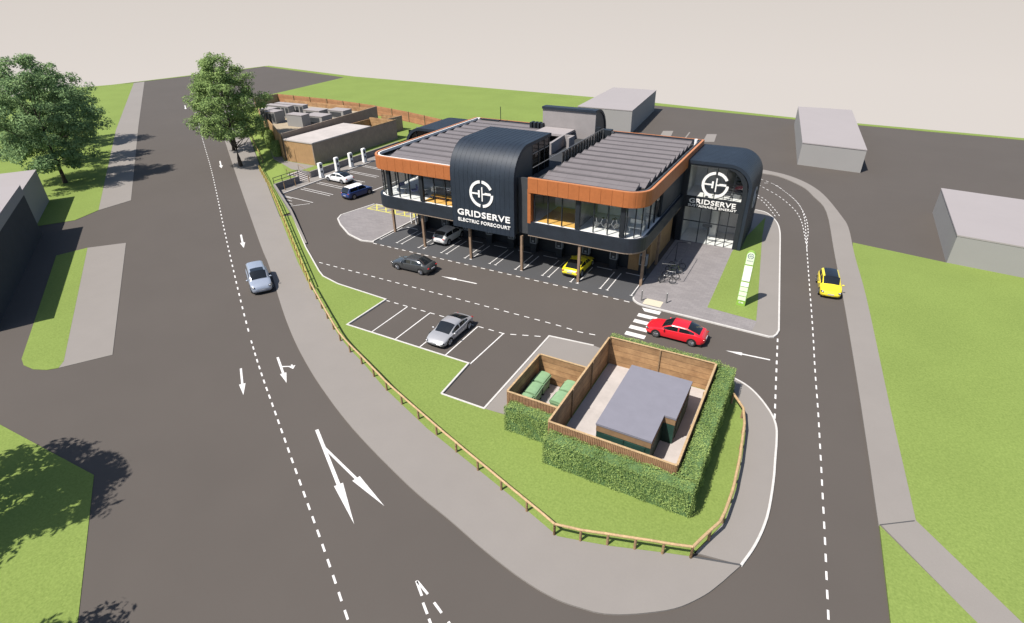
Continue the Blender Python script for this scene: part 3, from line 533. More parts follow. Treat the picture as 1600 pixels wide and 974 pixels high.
# solar rows: tilted panels stepping up the roof
rows = 11; pitch = 19.4 / rows
for i in range(rows):
    y0 = 46.35 + i * pitch
    for (a, b) in ((XL + 1.15 + (0.5 if i == 0 else 0), PL + 0.1 if y0 < 52 else PL + 0.3), (RW + 0.75, XR - 1.05 - (0.45 if i == 0 else 0))):
        if i == 0 and a < -30: y0 = 46.35
        s = MB(); zl, zh = Z3 - 0.42, Z3 + 0.06
        s.add([(a, y0, zl), (b, y0, zl), (b, y0 + pitch - 0.1, zh), (a, y0 + pitch - 0.1, zh), (a, y0, zl - 0.05), (b, y0, zl - 0.05), (b, y0 + pitch - 0.1, zl - 0.10), (a, y0 + pitch - 0.1, zl - 0.10)],
              [(0, 1, 2, 3), (7, 6, 5, 4), (0, 4, 5, 1), (1, 5, 6, 2), (2, 6, 7, 3), (3, 7, 4, 0)])
        pr0 = s.build('solar_panel_row', solar, roof)
        tl = (zh - zl) / (pitch - 0.1); fr_ = MB()
        for (u0, u1) in ((0.0, 0.05), (pitch * 0.47, pitch * 0.49), (pitch - 0.28, pitch - 0.1)):
            fr_.add([(a, y0 + u0, zl + u0 * tl + 0.012), (b, y0 + u0, zl + u0 * tl + 0.012), (b, y0 + u1, zl + u1 * tl + 0.012), (a, y0 + u1, zl + u1 * tl + 0.012)], [(0, 1, 2, 3)])
        fr_.build('panel_frame', solar_frame, pr0)
# glazing and mullions
def glaze(path_s, xs, thick, zlo, zhi, inset_d):
    pass
def post(x, y, w=0.09, d=0.14, z0=Z1, z1=Z2, m=dark_metal, nm='mullion'): return MB().box(x - w / 2, x + w / 2, y - d / 2, y + d / 2, z0 + 0.003, z1 - 0.003).build(nm, m, bld)
gyp = YF + 0.45
def front_glass(xs, thick):
    for x in xs: post(x, gyp)
    for x in thick: post(x, gyp, 0.42, 0.3, nm='window_post')
    al = sorted(xs + thick)
    for a, b in zip(al, al[1:]): MB().box(a + 0.05, b - 0.05, gyp - 0.012, gyp + 0.012, Z1, Z2).build('window', glass, bld)
front_glass([-22.72, -21.3, -19.88, -16.75, -15.4], [-18.3, -14.05])
front_glass([-38.9, -37.5, -34.3, -32.9, -31.3], [-35.9, -40.2])
for s, cx in ((1, XR - R0), (-1, XL + R0)):
    a0, a1 = (270, 360) if s > 0 else (180, 270)
    cp = arc_pts(cx, YF + R0, R0 - 0.45, a0, a1, 9); cp = ([(-14.05, gyp)] + cp + [(XR - 0.45, 52.0)]) if s > 0 else ([(XL + 0.45, 56.0)] + cp + [(-40.2, gyp)])
    MB().ribbon(cp, 0.024, Z1, Z2).build('curved_window', glass, bld)
    for t in (1, 4, 7): p = cp[t + 1]; post(p[0], p[1], 0.09, 0.09)
    for y in ((48.6, 50.3, 52.0) if s > 0 else (48.6, 50.3, 52.0, 53.7, 55.9)): post(XR - 0.45 if s > 0 else XL + 0.45, y, 0.14, 0.09)
    MB().box(*( (XR - 0.6, XR - 0.3) if s > 0 else (XL + 0.3, XL + 0.6)), 52.1 if s > 0 else 56.0, YB - 0.3, Z1, Z2 - 0.003).build('side_wall', cladding, bld)
MB().box(RW - 0.05, RW + 0.28, YF - 0.004, YF + 0.6, Z1 - 0.1, Z2 + 0.3).build('orange_jamb', orange, bld)
MB().box(PR + 0.02, RW - 0.06, YF + 0.15, YF + 0.4, Z0, Z3 - 0.1).build('recessed_wall', side_panel, bld)
# rooms behind the glass
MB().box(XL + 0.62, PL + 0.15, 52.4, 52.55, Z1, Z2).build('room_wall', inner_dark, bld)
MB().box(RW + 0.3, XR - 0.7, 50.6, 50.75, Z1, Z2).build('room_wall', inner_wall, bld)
MB().box(-22.5, -18.5, 45.75, 50.5, Z1 - 0.058, Z1 - 0.04).build('amber_floor', floor_amber, bld)
MB().box(-36.0, -31.2, 45.75, 47.1, Z1 - 0.058, Z1 - 0.04).build('amber_floor', floor_amber, bld)
MB().box(-18.38, -18.25, 46.0, 50.5, Z1, Z2).build('room_partition', inner_dark, bld)
# ground floor core and columns
gw = MB().box(XL + 1.5, -13.1, 50.5, YB - 0.25, 0, Z0 - 0.01).build('ground_floor_wall', dark_metal, bld)
MB().box(-13.09, -12.75, 51.3, 59.5, 0, Z0 - 0.13).build('timber_side_wall', clad_beige, bld)
MB().box(-14.6, -13.1, 50.36, 50.48, 0, Z0 - 0.13).build('timber_side_wall', clad_beige, bld)
for (x, y) in ((-42.0, 47.6), (-36.2, 45.6), (-30.0, 45.3), (-23.9, 45.15), (-17.9, 45.4), (-12.3, 47.3), (-12.35, 52.6)):
    MB().box(x - 0.12, x + 0.12, y - 0.12, y + 0.12, 0, Z0 - (0.13 if x not in (-30.0, -23.9) else 0.25)).build('column', col_wood, bld)
for i in range(4): MB().box(-42.0 + i * 0.7, -41.9 + i * 0.7, 50.6, 50.75, 0, Z0 - 0.01).build('glazing_bar', white_m, bld)

# pods: a bent slab of standing seam cladding with infilled ends
def bend(y_out, y_in, zb, zt, r, n=10, flip=1):
    """profile in (u, z): vertical face at u = y_out, curving over to a flat top that ends at y_in"""
    c = y_out + flip * r
    return [(y_out, zb)] + [(c - flip * r * cos(radians(90 * i / n)), zt - r + r * sin(radians(90 * i / n))) for i in range(n + 1)] + [(y_in, zt)]
def strip(mb, A, B, a, b, m):
    """solid between two matching polylines A and B, extruded from a to b (quads only)"""
    n = len(A); vs = []
    for w in (a, b):
        vs += [m(w, u, z) for u, z in A] + [m(w, u, z) for u, z in B]
    fs = []
    for i in range(n - 1):
        fs += [(i, i + 1, n + i + 1, n + i), (2 * n + i, 3 * n + i, 3 * n + i + 1, 2 * n + i + 1), (i, 2 * n + i, 2 * n + i + 1, i + 1), (n + i, n + i + 1, 3 * n + i + 1, 3 * n + i)]
    fs += [(0, n, 3 * n, 2 * n), (n - 1, 3 * n - 1, 4 * n - 1, 2 * n - 1)]
    return mb.add(vs, fs)
def bend_shell(prof, t, a, b, axis, flip):
    ins = []
    P = [Vector(p) for p in prof]
    for i, p in enumerate(P):
        d1 = (P[i] - P[i - 1]).normalized() if i else (P[1] - P[0]).normalized(); d2 = (P[i + 1] - P[i]).normalized() if i < len(P) - 1 else d1
        q = (d1 + d2).normalized(); ins.append((p.x + q.y * t * flip, p.y - q.x * t * flip))
    m = (lambda w, u, z: (w, u, z)) if axis == 'x' else (lambda w, u, z: (u, w, z))
    return strip(MB(), list(prof), ins, a, b, m), ins
def seams(prof, a, b, axis, n, h=0.014, w=0.03, flip=1):
    mb = MB(); P = [Vector(p) for p in prof]; out = []
    for i, p in enumerate(P):
        d1 = (P[i] - P[i - 1]).normalized() if i else (P[1] - P[0]).normalized(); d2 = (P[i + 1] - P[i]).normalized() if i < len(P) - 1 else d1
        q = (d1 + d2).normalized(); out.append((p.x - q.y * h * flip, p.y + q.x * h * flip))
    m = (lambda w_, u, z: (w_, u, z)) if axis == 'x' else (lambda w_, u, z: (u, w_, z))
    for i in range(n + 1):
        c = a + (b - a) * i / n; strip(mb, [(p.x, p.y) for p in P], out, c - w / 2, c + w / 2, m)
    return mb
def end_poly(prof, ins_u, zb):
    return [(u, z) for u, z in prof] + [(ins_u, zb)]
# front pod
pf = bend(44.4, 52.4, 3.75, 12.05, 2.9)
shell, pin = bend_shell(pf, 0.3, PL, PR, 'x', 1)
pod = shell.build('front_pod', cladding, bld, smooth=True)
seams(pf, PL + 0.03, PR - 0.03, 'x', 14).build('pod_seam', cladding, pod)
def pod_end(x, th, prof, ymax, zb, m, nm='pod_side_panel'):
    loop = [p for p in prof if p[0] <= ymax] + [(ymax, prof[-1][1]), (ymax, zb)]
    return MB().loft([[(x, u, z) for u, z in loop], [(x + th, u, z) for u, z in loop]], True, 0, True).build(nm, m, pod)
pin_c = [(u, min(z, 11.70)) for u, z in pin]
pod_end(PR - 0.36, 0.2, pin_c, 48.4, 3.76, side_panel); pod_end(PL + 0.16, 0.2, pin_c, 48.4, 3.76, side_panel)
for x in (PR - 0.3, PL + 0.2):
    MB().box(x, x + 0.1, 48.41, 52.3, 8.7, 11.7).build('pod_side_glazing', glass_dark, pod)
    for y in (48.5, 49.9, 51.2, 52.28): MB().box(x - 0.02, x + 0.14, y - 0.06, y + 0.06, 8.7, 11.73).build('pod_glazing_bar', dark_metal, pod)
    MB().box(x - 0.02, x + 0.14, 48.41, 52.3, 10.75, 10.84).build('pod_glazing_bar', steel, pod)
MB().box(PL + 0.31, PR - 0.31, 52.2, 52.3, 8.7, 11.72).build('pod_rear_wall', dark_metal, pod)
MB().box(PL + 0.31, PR - 0.31, 44.71, 50.4, 3.76, 3.95).build('pod_soffit', dark_metal, pod)
fx = dict(ux=(1, 0, 0), uy=(0, 0, 1), un=(0, -1, 0))
def words(line_, h, xs, d, bold, sp_, o, m, parent):
    """two words of one line, each a mesh of its own"""
    full = text_mb(line_, h, xs, d, bold, sp_); x0 = min(v[0] for v in full.v); x1 = max(v[0] for v in full.v)
    for i, w in enumerate(line_.split(' ')):
        t = text_mb(w, h, xs, d, bold, sp_); a0 = min(v[0] for v in t.v); a1 = max(v[0] for v in t.v); dx = (x0 - a0) if i == 0 else (x1 - a1)
        t.v = [(v[0] + dx, v[1], v[2]) for v in t.v]; place(t, o, **fx).build('lettering', m, parent)
place(emblem_mb(1.33), (-27.86, 44.40, 7.55), **fx).build('emblem', white_m, pod)
place(text_mb('GRIDSERVE', 0.60, 1.32, 0.05, 0.020, 1.08), (-27.75, 44.40, 5.12), **fx).build('lettering', white_m, pod)
words('ELECTRIC FORECOURT', 0.33, 1.16, 0.05, 0.016, 1.06, (-27.72, 44.40, 4.45), white_m, pod)
# terrace between the wings
MB().box(PL + 0.2, RW - 0.01, 45.6, YB - 0.22, 7.9, 8.68).build('terrace_deck', roof_dark, bld)
tw = MB(); tw.obox((-26.4, 56.6), (-26.75, 60.9), 0.3, 8.68, 9.9); tw.box(-26.9, -25.45, 60.9, 61.2, 8.68, 9.9); tw.box(-25.75, -25.45, 59.6, 60.9, 8.68, 9.9); tw.build('terrace_wall', grey_wall, bld)
MB().box(PL + 0.5, -26.95, 61.6, 64.8, 9.5, 9.75).build('terrace_canopy', mass_roof, bld)
rl = MB()
for i in range(16): y = 52.8 + i * 0.78; rl.box(RW - 0.06, RW, y - 0.03, y + 0.03, 8.6, 10.2)
rl.box(RW - 0.06, RW, 46.2, 64.6, 10.2, 10.25); rl.build('terrace_railing', steel, bld)
for i in range(14): y = 53.2 + i * 0.82; MB().box(RW - 0.10, RW - 0.075, y - 0.34, y + 0.34, 8.75, 10.1).build('railing_panel', glass_dark, bld)
# rear pod, its pale wall facing the terrace
pr_ = bend(68.6, 64.75, 6.5, 12.1, 3.0, flip=-1)
shell, pin2 = bend_shell(pr_, 0.28, PL, PR - 0.05, 'x', -1)
rpod = shell.build('rear_pod', cladding, bld, smooth=True)
MB().box(PL + 0.05, PR - 0.12, 64.9, 65.1, 8.6, 11.8).build('rear_pod_wall', grey_wall, rpod)
lp = [(u, min(z, 11.8)) for u, z in pin2 if u >= 65.1] + [(65.11, 11.8), (65.11, 6.6)]
for x in (PL + 0.1, PR - 0.3): MB().loft([[(x, u, z) for u, z in lp], [(x + 0.15, u, z) for u, z in lp]], True, 0, True).build('rear_pod_side', side_panel, rpod)
vt = MB(); vt.box(-23.9, -22.6, 65.3, 66.2, 9.0, 9.9); vt.tube([(-23.3, 65.6, 9.6), (-22.2, 65.6, 9.6)], 0.22, 10); vt.box(-24.1, -23.6, 64.2, 64.9, 8.68, 10.3)
vt.build('roof_vent', dark_metal, roof)
vt = MB(); 
for i in range(4): vt.box(-32.9 + i * 0.5, -32.6 + i * 0.5, 64.4, 65.3, 9.0, 10.15)
vt.build('roof_vent', dark_metal, roof)
MB().tube([(-41.2, 65.9, 9.2), (-41.2, 65.9, 9.75)], 0.16, 8).build('roof_vent', white_m, roof)
MB().tube([(-37.9, 65.9, 9.0), (-37.9, 65.9, 11.4)], 0.05, 6).build('aerial', dark_metal, roof)
MB().box(-40.6, -38, 65.5, 65.9, 9.0, 9.75).build('roof_vent', dark_metal, roof)
MB().tube([(-12.75, 65.9, 9.0), (-12.75, 65.9, 9.75)], 0.18, 8).build('roof_vent', white_m, roof)

# entrance pod on the right, mirrored on the left
def side_pod(name, x_in, x_out, y0, y1, flip, zt=9.05, r=2.5):
    pr = bend(x_out, x_in, 0.0, zt, r, n=10, flip=flip)
    shell, ins = bend_shell(pr, 0.34, y0, y1, 'y', flip)
    p = shell.build(name, cladding, bld, smooth=True)
    seams(pr, y0 + 0.3, y1 - 0.03, 'y', 13, flip=flip).build('pod_seam', cladding, p)
    return p, ins
ep, ins = side_pod('entrance_pod', XR + 0.03, -5.35, 59.65, 67.1, -1)
EX0, EX1, EY = -11.75, -6.2, 59.95
fr = MB()
fo_ = [(-5.72, 0), (-5.72, 6.3), (-5.95, 7.4), (-6.6, 8.3), (-7.4, 8.62), (-7.8, 8.69), (XR + 0.05, 8.69)]; fi_ = [(-6.2, 0), (-6.2, 6.2), (-6.3, 7.0), (-6.65, 7.7), (-7.2, 8.25), (-7.9, 8.5), (XR + 0.05, 8.55)]
strip(fr, fo_, fi_, 59.72, 60.2, lambda w, u, z: (u, w, z))
fr.box(XR - 0.3, EX0, 59.72, 60.2, 0, 8.54); fr.build('entrance_frame', dark_metal, ep)
MB().box(EX0 + 0.003, EX1 - 0.003, EY - 0.15, EY + 0.2, 4.05, 5.2).build('sign_band', dark_metal, ep)
cols = [EX0, -10.0, -8.95, -8.0, -7.1, EX1]
for z0, z1 in ((0.02, 2.45), (2.55, 4.05), (5.2, 8.5)):
    for a, b in zip(cols, cols[1:]):
        if z0 > 5 and b == EX1: MB().loft([[(x, y, z) for x, z in ((-7.05, 5.2), (-6.25, 5.2), (-6.25, 6.9), (-6.6, 7.6), (-7.05, 8.15))] for y in (EY - 0.01, EY + 0.01)], True, 0, True).build('entrance_window', glass, ep)
        else: MB().box(a + 0.04, b - 0.04, EY - 0.01, EY + 0.01, z0, z1 if b > -7.9 and z0 > 5 and False else z1 - (0.15 if z0 > 5 else 0)).build('entrance_window' if z0 > 0.1 or a < -9 or a > -7.2 else 'entrance_door', glass, ep)
for x in cols[1:-1]: MB().box(x - 0.04, x + 0.04, EY - 0.06, EY + 0.06, 0.0, 4.047).build('entrance_mullion', dark_metal, ep); MB().box(x - 0.03, x + 0.03, EY - 0.05, EY + 0.05, 5.203, 8.45 if x < -7.2 else 8.2).build('entrance_mullion', dark_metal, ep)
MB().box(EX0 + 0.05, EX1 - 0.05, EY - 0.055, EY + 0.055, 2.45, 2.55).build('entrance_transom', dark_metal, ep)
MB().box(-9.6, -8.6, EY - 0.1, EY - 0.06, 2.1, 2.4).build('door_closer', dark_metal, ep)
place(emblem_mb(1.36), (-9.0, EY - 0.08, 6.72), **fx).build('emblem', white_m, ep)
place(text_mb('GRIDSERVE', 0.50, 1.28, 0.05, 0.018, 1.06), (-9.0, EY - 0.152, 4.55), **fx).build('lettering', white_m, ep)
words('SUSTAINABLE ENERGY', 0.24, 1.36, 0.05, 0.012, 1.06, (-8.95, EY - 0.152, 4.18), white_m, ep)
place(emblem_mb(1.15), (-5.35, 63.4, 4.9), (0, 1, 0), (0, 0, 1), (1, 0, 0)).build('emblem', pale_ink, ep)
er = MB(); er.box(XR + 0.05, -7.3, 64.2, 64.4, 0, 8.6); er.box(-7.3, -5.75, 64.2, 64.4, 0, 6.8); er.build('lobby_wall', inner_wall, ep)
MB().box(XR + 0.05, -5.75, 60.25, 64.2, 4.3, 5.15).build('lobby_floor', inner_floor, ep)
MB().box(XR + 0.05, -5.75, 60.0, 64.2, 0.0, 0.11).build('lobby_floor', inner_floor, ep)
MB().box(XR + 0.05, XR + 0.2, 60.25, 64.2, 0.11, 8.6).build('lobby_wall', white_m, ep)
st = MB()
for i in range(8): st.box(-7.5, -6.4, 61.2 + i * 0.3, 61.5 + i * 0.3, 5.15 + 0.0, 5.5 + i * 0.28)
st.build('lobby_stairs', inner_dark, ep)
MB().box(-9.2, -8.5, 62.6, 63.4, 0.11, 3.9).build('lobby_column', white_m, ep)
MB().box(-8.4, -7.4, 63.5, 63.9, 5.15, 8.5).build('lobby_column', inner_dark, ep)
lp2, _ = side_pod('left_pod', XL - 0.03, -49.2, 60.0, 67.4, 1)
MB().box(-48.8, XL - 0.05, 60.3, 60.4, 0, 8.6).build('pod_glazing', glass_dark, lp2)
for x in (-47.5, -46, -44.5): MB().box(x - 0.05, x + 0.05, 60.2, 60.45, 0, 8.55).build('pod_glazing_bar', dark_metal, lp2)
MB().box(-48.8, XL - 0.05, 62, 62.15, 0, 8.6).build('lobby_wall', inner_dark, lp2)
# ================================================================== PLAIN NEIGHBOURING BUILDINGS
def block(name, label, poly, h, wall=None, roofm=None):
    t = thing(name, label, 'building', (sum(p[0] for p in poly) / len(poly), sum(p[1] for p in poly) / len(poly), 0))
    MB().prism(poly, 0.0, h - 0.14).build('wall', wall or mass_wall, t)
    cx, cy, _ = t.location
    rp = [(cx + (p[0] - cx) * 1.004, cy + (p[1] - cy) * 1.004) for p in poly]
    MB().prism(rp, h - 0.14, h, bottom=True).build('roof', roofm or mass_roof, t)
    return t
block('plain_building', 'long pale flat roofed block standing behind the orange edged building', [(-44.3, 107.4), (-33.2, 107.4), (-35.9, 132.5), (-46, 132.5)], 4.4)
block('plain_building', 'pale flat roofed block alone on the dark tarmac beyond the curved road', [(-3.1, 98.6), (5.6, 97.7), (3.0, 130.3), (-6.4, 130.0)], 3.45)
block('plain_building', 'pale flat roofed block at the back edge of the wide lawn', [(13.5, 66.05), (40, 62.6), (41.5, 79), (13.55, 82.6)], 3.1)
# dark sided houses by the left road, roofs parallel; nearer wall's colour holds its black shade
dd, nn = Vector((0.8435, -0.537)), Vector((0.537, 0.8435))
def dn(d, n): v = dd * d + nn * n; return (v.x, v.y)
block('plain_building', 'flat roofed pale block beside the left road, farther of the dark sided pair', [dn(-96.6, -20.15), dn(-81.9, -20.15), dn(-81.9, -40), dn(-96.6, -40)], 4.35, mass_wall)
hb = block('plain_building', 'flat roofed block with a deeply shaded wall facing the left road, nearer of the pair', [dn(-81.8, -19.1), dn(-56.4, -19.1), dn(-56.4, -42), dn(-81.8, -42)], 6.0, mat('shade_dark_wall', (0.030, 0.033, 0.038), 0.9, var=0.1, scale=1), mass_roof)
MB().obox(dn(-81.8, -19.08), dn(-56.4, -19.08), 0.06, 4.9, 5.85).build('wall_band', mass_wall, hb)

# ================================================================== FENCED YARD WITH SUBSTATION
FX0, FX1, FY0, FY1, FH = -10.6, -3.0, 23.3, 33.85, 2.42
def slatted(mb, p, q, z0, z1, off, w=0.055, pitch=0.105, d=0.035):
    L_ = (Vector(q) - Vector(p)).length; u = (Vector(q) - Vector(p)) / L_; s = pitch / 2
    while s < L_:
        c = Vector(p) + u * s; mb.obox(c - u * w / 2, c + u * w / 2, d, z0 + random.uniform(-.01, .01), z1 + random.uniform(-0.012, 0.012), off=off); s += pitch
def yard_fence(label, segs, h, base):
    t = thing('timber_fence', label, 'fence', base)
    for (p, q, side) in segs:
        MB().obox(p, q, 0.05, 0.11, h - 0.03).build('board_panel', wood, t)
        s = MB(); slatted(s, p, q, 0.12, h, side * 0.045); s.build('slats', slat, t)
        MB().obox(p, q, 0.13, h + 0.013, h + 0.043).build('capping', wood_rail, t)
        n = max(2, int((Vector(q) - Vector(p)).length / 3.4) + 1)
        for i in range(n):
            c = Vector(p) + (Vector(q) - Vector(p)) * (i / (n - 1)); u = (Vector(q) - Vector(p)).normalized()
            MB().obox(c - u * 0.045, c + u * 0.045, 0.09, 0.1, h + 0.01, off=-side * 0.075).build('post', wood_post, t)
    return t
yard_fence('tall timber fence with slatted outside round the grey roofed substation', [((FX0, FY0), (FX1, FY0), -1), ((FX1, FY0 + 0.08), (FX1 - 0.04, FY1), -1), ((FX1 - 0.12, FY1), (FX0 + 0.08, FY1 - 0.1), -1), ((FX0, FY1 - 0.2), (FX0, FY0 + 0.08), -1)], FH, (FX0, FY0, 0.1))
BX0, BY0, BY1 = -14.2, 24.72, 29.45
yard_fence('timber fence of the small bin store beside the hedge', [((BX0, BY0), (FX0 - 0.1, BY0), -1), ((FX0 - 0.1, BY1), (BX0 + 0.06, BY1), -1), ((BX0, BY1), (BX0, BY0 + 0.06), -1)], FH - 0.05, (BX0, BY0, 0.1))
structure('yard_slab', MB().prism([(FX0 + 0.1, FY0 + 0.1), (FX1 - 0.1, FY0 + 0.1), (FX1 - 0.1, FY1 - 0.1), (FX0 + 0.1, FY1 - 0.1)], 0.08, 0.13).prism([(BX0 + 0.1, BY0 + 0.1), (FX0 - 0.1, BY0 + 0.1), (FX0 - 0.1, BY1 - 0.1), (BX0 + 0.1, BY1 - 0.1)], 0.08, 0.128), floor_pale)
sub = thing('substation_cabinet', 'dark green substation kiosk with notched grey flat roof inside the timber fence', 'substation', (-6.2, 28, 0.13))
def sub_poly(e): return [(-8.1 - e, 24.75 - e), (-4.8 + e, 24.75 - e), (-4.8 + e, 27.35 - e), (-4.08 + e, 27.35 - e), (-4.08 + e, 31.4 + e), (-8.1 - e, 31.4 + e)]
MB().prism(sub_poly(0), 0.13, 1.62).build('wall', unit_green, sub)
MB().prism(sub_poly(0.02), 1.62, 2.06, bottom=True).build('upper_band', unit_brown, sub)
MB().prism(sub_poly(0.05), 2.06, 2.2, bottom=True).build('roof', unit_roof, sub)
for (y0, y1) in ((27.9, 29.3), (29.4, 30.8)): MB().box(-4.078, -4.04, y0, y1, 0.2, 1.55).build('door', unit_green, sub)
for i in range(2): MB().box(-7.6 + i * 1.3, -6.4 + i * 1.3, 24.70, 24.748, 0.2, 1.55).build('door', unit_green, sub)

# wheelie bins
def make_bin():
    t = thing('wheeled_bin', 'bin', 'bin', world_parts=False, group='green bins in the bin store')
    b = MB(); b.loft([[(-0.55, -0.42, 0.16), (0.55, -0.42, 0.16), (0.55, 0.42, 0.16), (-0.55, 0.42, 0.16)], [(-0.64, -0.50, 1.08), (0.64, -0.50, 1.08), (0.64, 0.50, 1.08), (-0.64, 0.50, 1.08)]], True, 0, True)
    b.box(-0.68, 0.68, -0.54, 0.54, 1.05, 1.10); b.build('bin_body', bin_green, t, off=(0, 0, 0))
    l = MB(); rings = []
    for i in range(9):
        a = pi * i / 8; rings.append([(-0.66, -0.5 * cos(a), 1.10 + 0.20 * sin(a) ** 0.7 if 0 < i < 8 else 1.10), (0.66, -0.5 * cos(a), 1.10 + 0.20 * sin(a) ** 0.7 if 0 < i < 8 else 1.10), (0.66, -0.5 * cos(a), 1.09), (-0.66, -0.5 * cos(a), 1.09)])
    l.loft(rings, True, 0, True); l.box(-0.5, -0.42, -0.5, -0.56, 1.1, 1.16); l.build('lid', bin_green, t, off=(0, 0, 0), smooth=True)
    h = MB(); h.tube([(-0.5, -0.53, 1.0), (-0.5, -0.60, 1.02), (0.5, -0.60, 1.02), (0.5, -0.53, 1.0)], 0.02, 6); h.build('handle', black_plastic, t, off=(0, 0, 0))
    for x in (-0.5, 0.5):
        for y in (-0.38, 0.38): MB().disc((x, y, 0.09), (1, 0, 0), 0.09, 0.05, 10).build('wheel', tyre_m, t, off=(0, 0, 0))
    return t
b0 = make_bin()
BINS = [((-13.55, 28.42), 90, 'green wheeled bin at the back of the left hand row in the bin store'), ((-13.5, 27.05), 93, 'green wheeled bin in the middle of the left hand row in the bin store'), ((-13.55, 25.7), 88, 'green wheeled bin at the front of the left hand row, close to the slatted fence'),
        ((-11.45, 28.35), 270, 'green wheeled bin at the back of the right hand pair in the bin store'), ((-11.5, 26.98), 268, 'green wheeled bin at the front of the right hand pair in the bin store')]
for i, (p, a, lab) in enumerate(BINS):
    o = b0 if i == 0 else copy_thing(b0); o.location = (p[0], p[1], 0.13); o.rotation_euler.z = radians(a); o.scale = (0.9, 0.9, 0.95); o['label'] = lab

# hedges: a dark core set with small leaves
def leaf_quads(P, N, size, seed=0, squash=1.0):
    """quads of varying size at points P roughly facing N"""
    r = np.random.default_rng(seed); n = len(P)
    d = N + r.normal(0, 0.42, (n, 3)); d /= np.linalg.norm(d, axis=1)[:, None] + 1e-9
    a = np.cross(d, r.normal(0, 1, (n, 3))); a /= np.linalg.norm(a, axis=1)[:, None] + 1e-9
    b = np.cross(d, a); s = size * r.uniform(0.55, 1.3, (n, 1)); l = s * r.uniform(1.0, 1.7, (n, 1))
    V = np.stack([P - a * l, P - b * s * 0.6, P + a * l, P + b * s * 0.6], 1).reshape(-1, 3)
    F = np.arange(n * 4).reshape(-1, 4); return V, F
def np_mesh(name, V, F, m, parent=None, off=(0, 0, 0)):
    me = bpy.data.meshes.new(name); V = np.asarray(V, dtype=np.float32) - np.array(off, dtype=np.float32); n = len(F); k = F.shape[1]
    me.vertices.add(len(V)); me.vertices.foreach_set('co', V.ravel()); me.loops.add(n * k); me.loops.foreach_set('vertex_index', F.astype(np.int32).ravel())
    me.polygons.add(n); me.polygons.foreach_set('loop_start', np.arange(0, n * k, k, dtype=np.int32)); me.polygons.foreach_set('loop_total', np.full(n, k, dtype=np.int32))
    me.materials.append(m); me.update(calc_edges=True); me.validate(); ob = bpy.data.objects.new(name, me); C.objects.link(ob)
    if parent is not None: ob.parent = parent
    ob['off'] = tuple(off); return ob
def hedge(label, boxes, density, leaf, seed, base):
    t = thing('hedge', label, 'hedge', base); core = MB(); Ps, Ns = [], []; r = np.random.default_rng(seed)
    for (x0, x1, y0, y1, h) in boxes:
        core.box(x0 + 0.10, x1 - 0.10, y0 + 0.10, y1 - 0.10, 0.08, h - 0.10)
        for (o, u, v, nrm) in (((x0, y0, h), (x1 - x0, 0, 0), (0, y1 - y0, 0), (0, 0, 1)), ((x0, y0, 0.1), (x1 - x0, 0, 0), (0, 0, h - 0.1), (0, -1, 0)), ((x0, y1, 0.1), (x1 - x0, 0, 0), (0, 0, h - 0.1), (0, 1, 0)),
                               ((x0, y0, 0.1), (0, y1 - y0, 0), (0, 0, h - 0.1), (-1, 0, 0)), ((x1, y0, 0.1), (0, y1 - y0, 0), (0, 0, h - 0.1), (1, 0, 0))):
            o, u, v, nrm = map(np.array, (o, u, v, nrm)); A = np.linalg.norm(u) * np.linalg.norm(v); n = int(A * density)
            P = o + u * r.random((n, 1)) + v * r.random((n, 1))
            bump = 0.05 * np.sin(P[:, 0] * 4.1 + P[:, 2] * 3) + 0.05 * np.sin(P[:, 1] * 3.3 + P[:, 2] * 2.2 + 1) + r.normal(0, 0.04, n) - 0.03
            Ps.append(P + nrm * bump[:, None]); Ns.append(np.tile(nrm.astype(float), (n, 1)))
    c = core.build('hedge_stems', hedge_core, t)
    V, F = leaf_quads(np.concatenate(Ps), np.concatenate(Ns), leaf, seed); np_mesh('foliage', V, F, leaf_h, t, base); return t
hedge('long clipped green hedge wrapping the front and right of the substation fence', [(-10.45, -1.75, 22.15, 23.15, 2.02), (-2.85, -1.75, 23.15, 34.6, 2.05), (-10.7, -2.85, 34.0, 34.6, 2.25)], 430, 0.036, 3, (-6, 22.6, 0.1))
hedge('short clipped hedge in front of the bin store', [(-13.85, -10.75, 23.65, 24.55, 2.0)], 430, 0.036, 4, (-12.3, 24.1, 0.1))

# ================================================================== POST AND RAIL FENCES
pm = MB().tube([(0, 0, 0.0), (0, 0, 0.74)], [0.075, 0.068], 8); proto_post = pm.build('post', wood_post, None, off=(0, 0, 0))
pm2 = MB().box(-0.055, 0.055, -0.055, 0.055, 0.0, 1.05); proto_post2 = pm2.build('post', wood_yellow, None, off=(0, 0, 0))
def rail_fence(label, path, zs, step, post_o, rail_m, round_rail, base, rail_r=0.07, rails=(0.80,), post_dx=0.0, nm='rail_fence'):
    t = thing(nm, label, 'fence', base)
    L_ = plen(path); n = max(1, round(L_ / step)); gz = lambda s: zs[0] + (zs[1] - zs[0]) * s / L_
    for i in range(n + 1):
        p = along(path, L_ * i / n); o = post_o.copy(); C.objects.link(o); o.parent = t; o.location = (p.x - base[0], p.y - base[1], gz(L_ * i / n) - base[2])
    pts = [along(path, L_ * i / (n * 2)) for i in range(n * 2 + 1)]; acc = 0
    for h in rails:
        mb = MB(); r = random.Random(3)
        if round_rail: mb.tube([(p.x, p.y, gz(L_ * i / (2 * n)) + h + r.uniform(-.012, .012)) for i, p in enumerate(pts)], rail_r, 8)
        else:
            for i in range(n):
                a, b = along(path, L_ * i / n), along(path, L_ * (i + 1) / n); za, zb = gz(L_ * i / n) + h, gz(L_ * (i + 1) / n) + h
                mb.obox(a, b, 0.045, za - 0.06, za + 0.06, off=0.08, z0b=zb - 0.06, z1b=zb + 0.06)
        mb.build('rail', rail_m, t, smooth=round_rail)
    return t
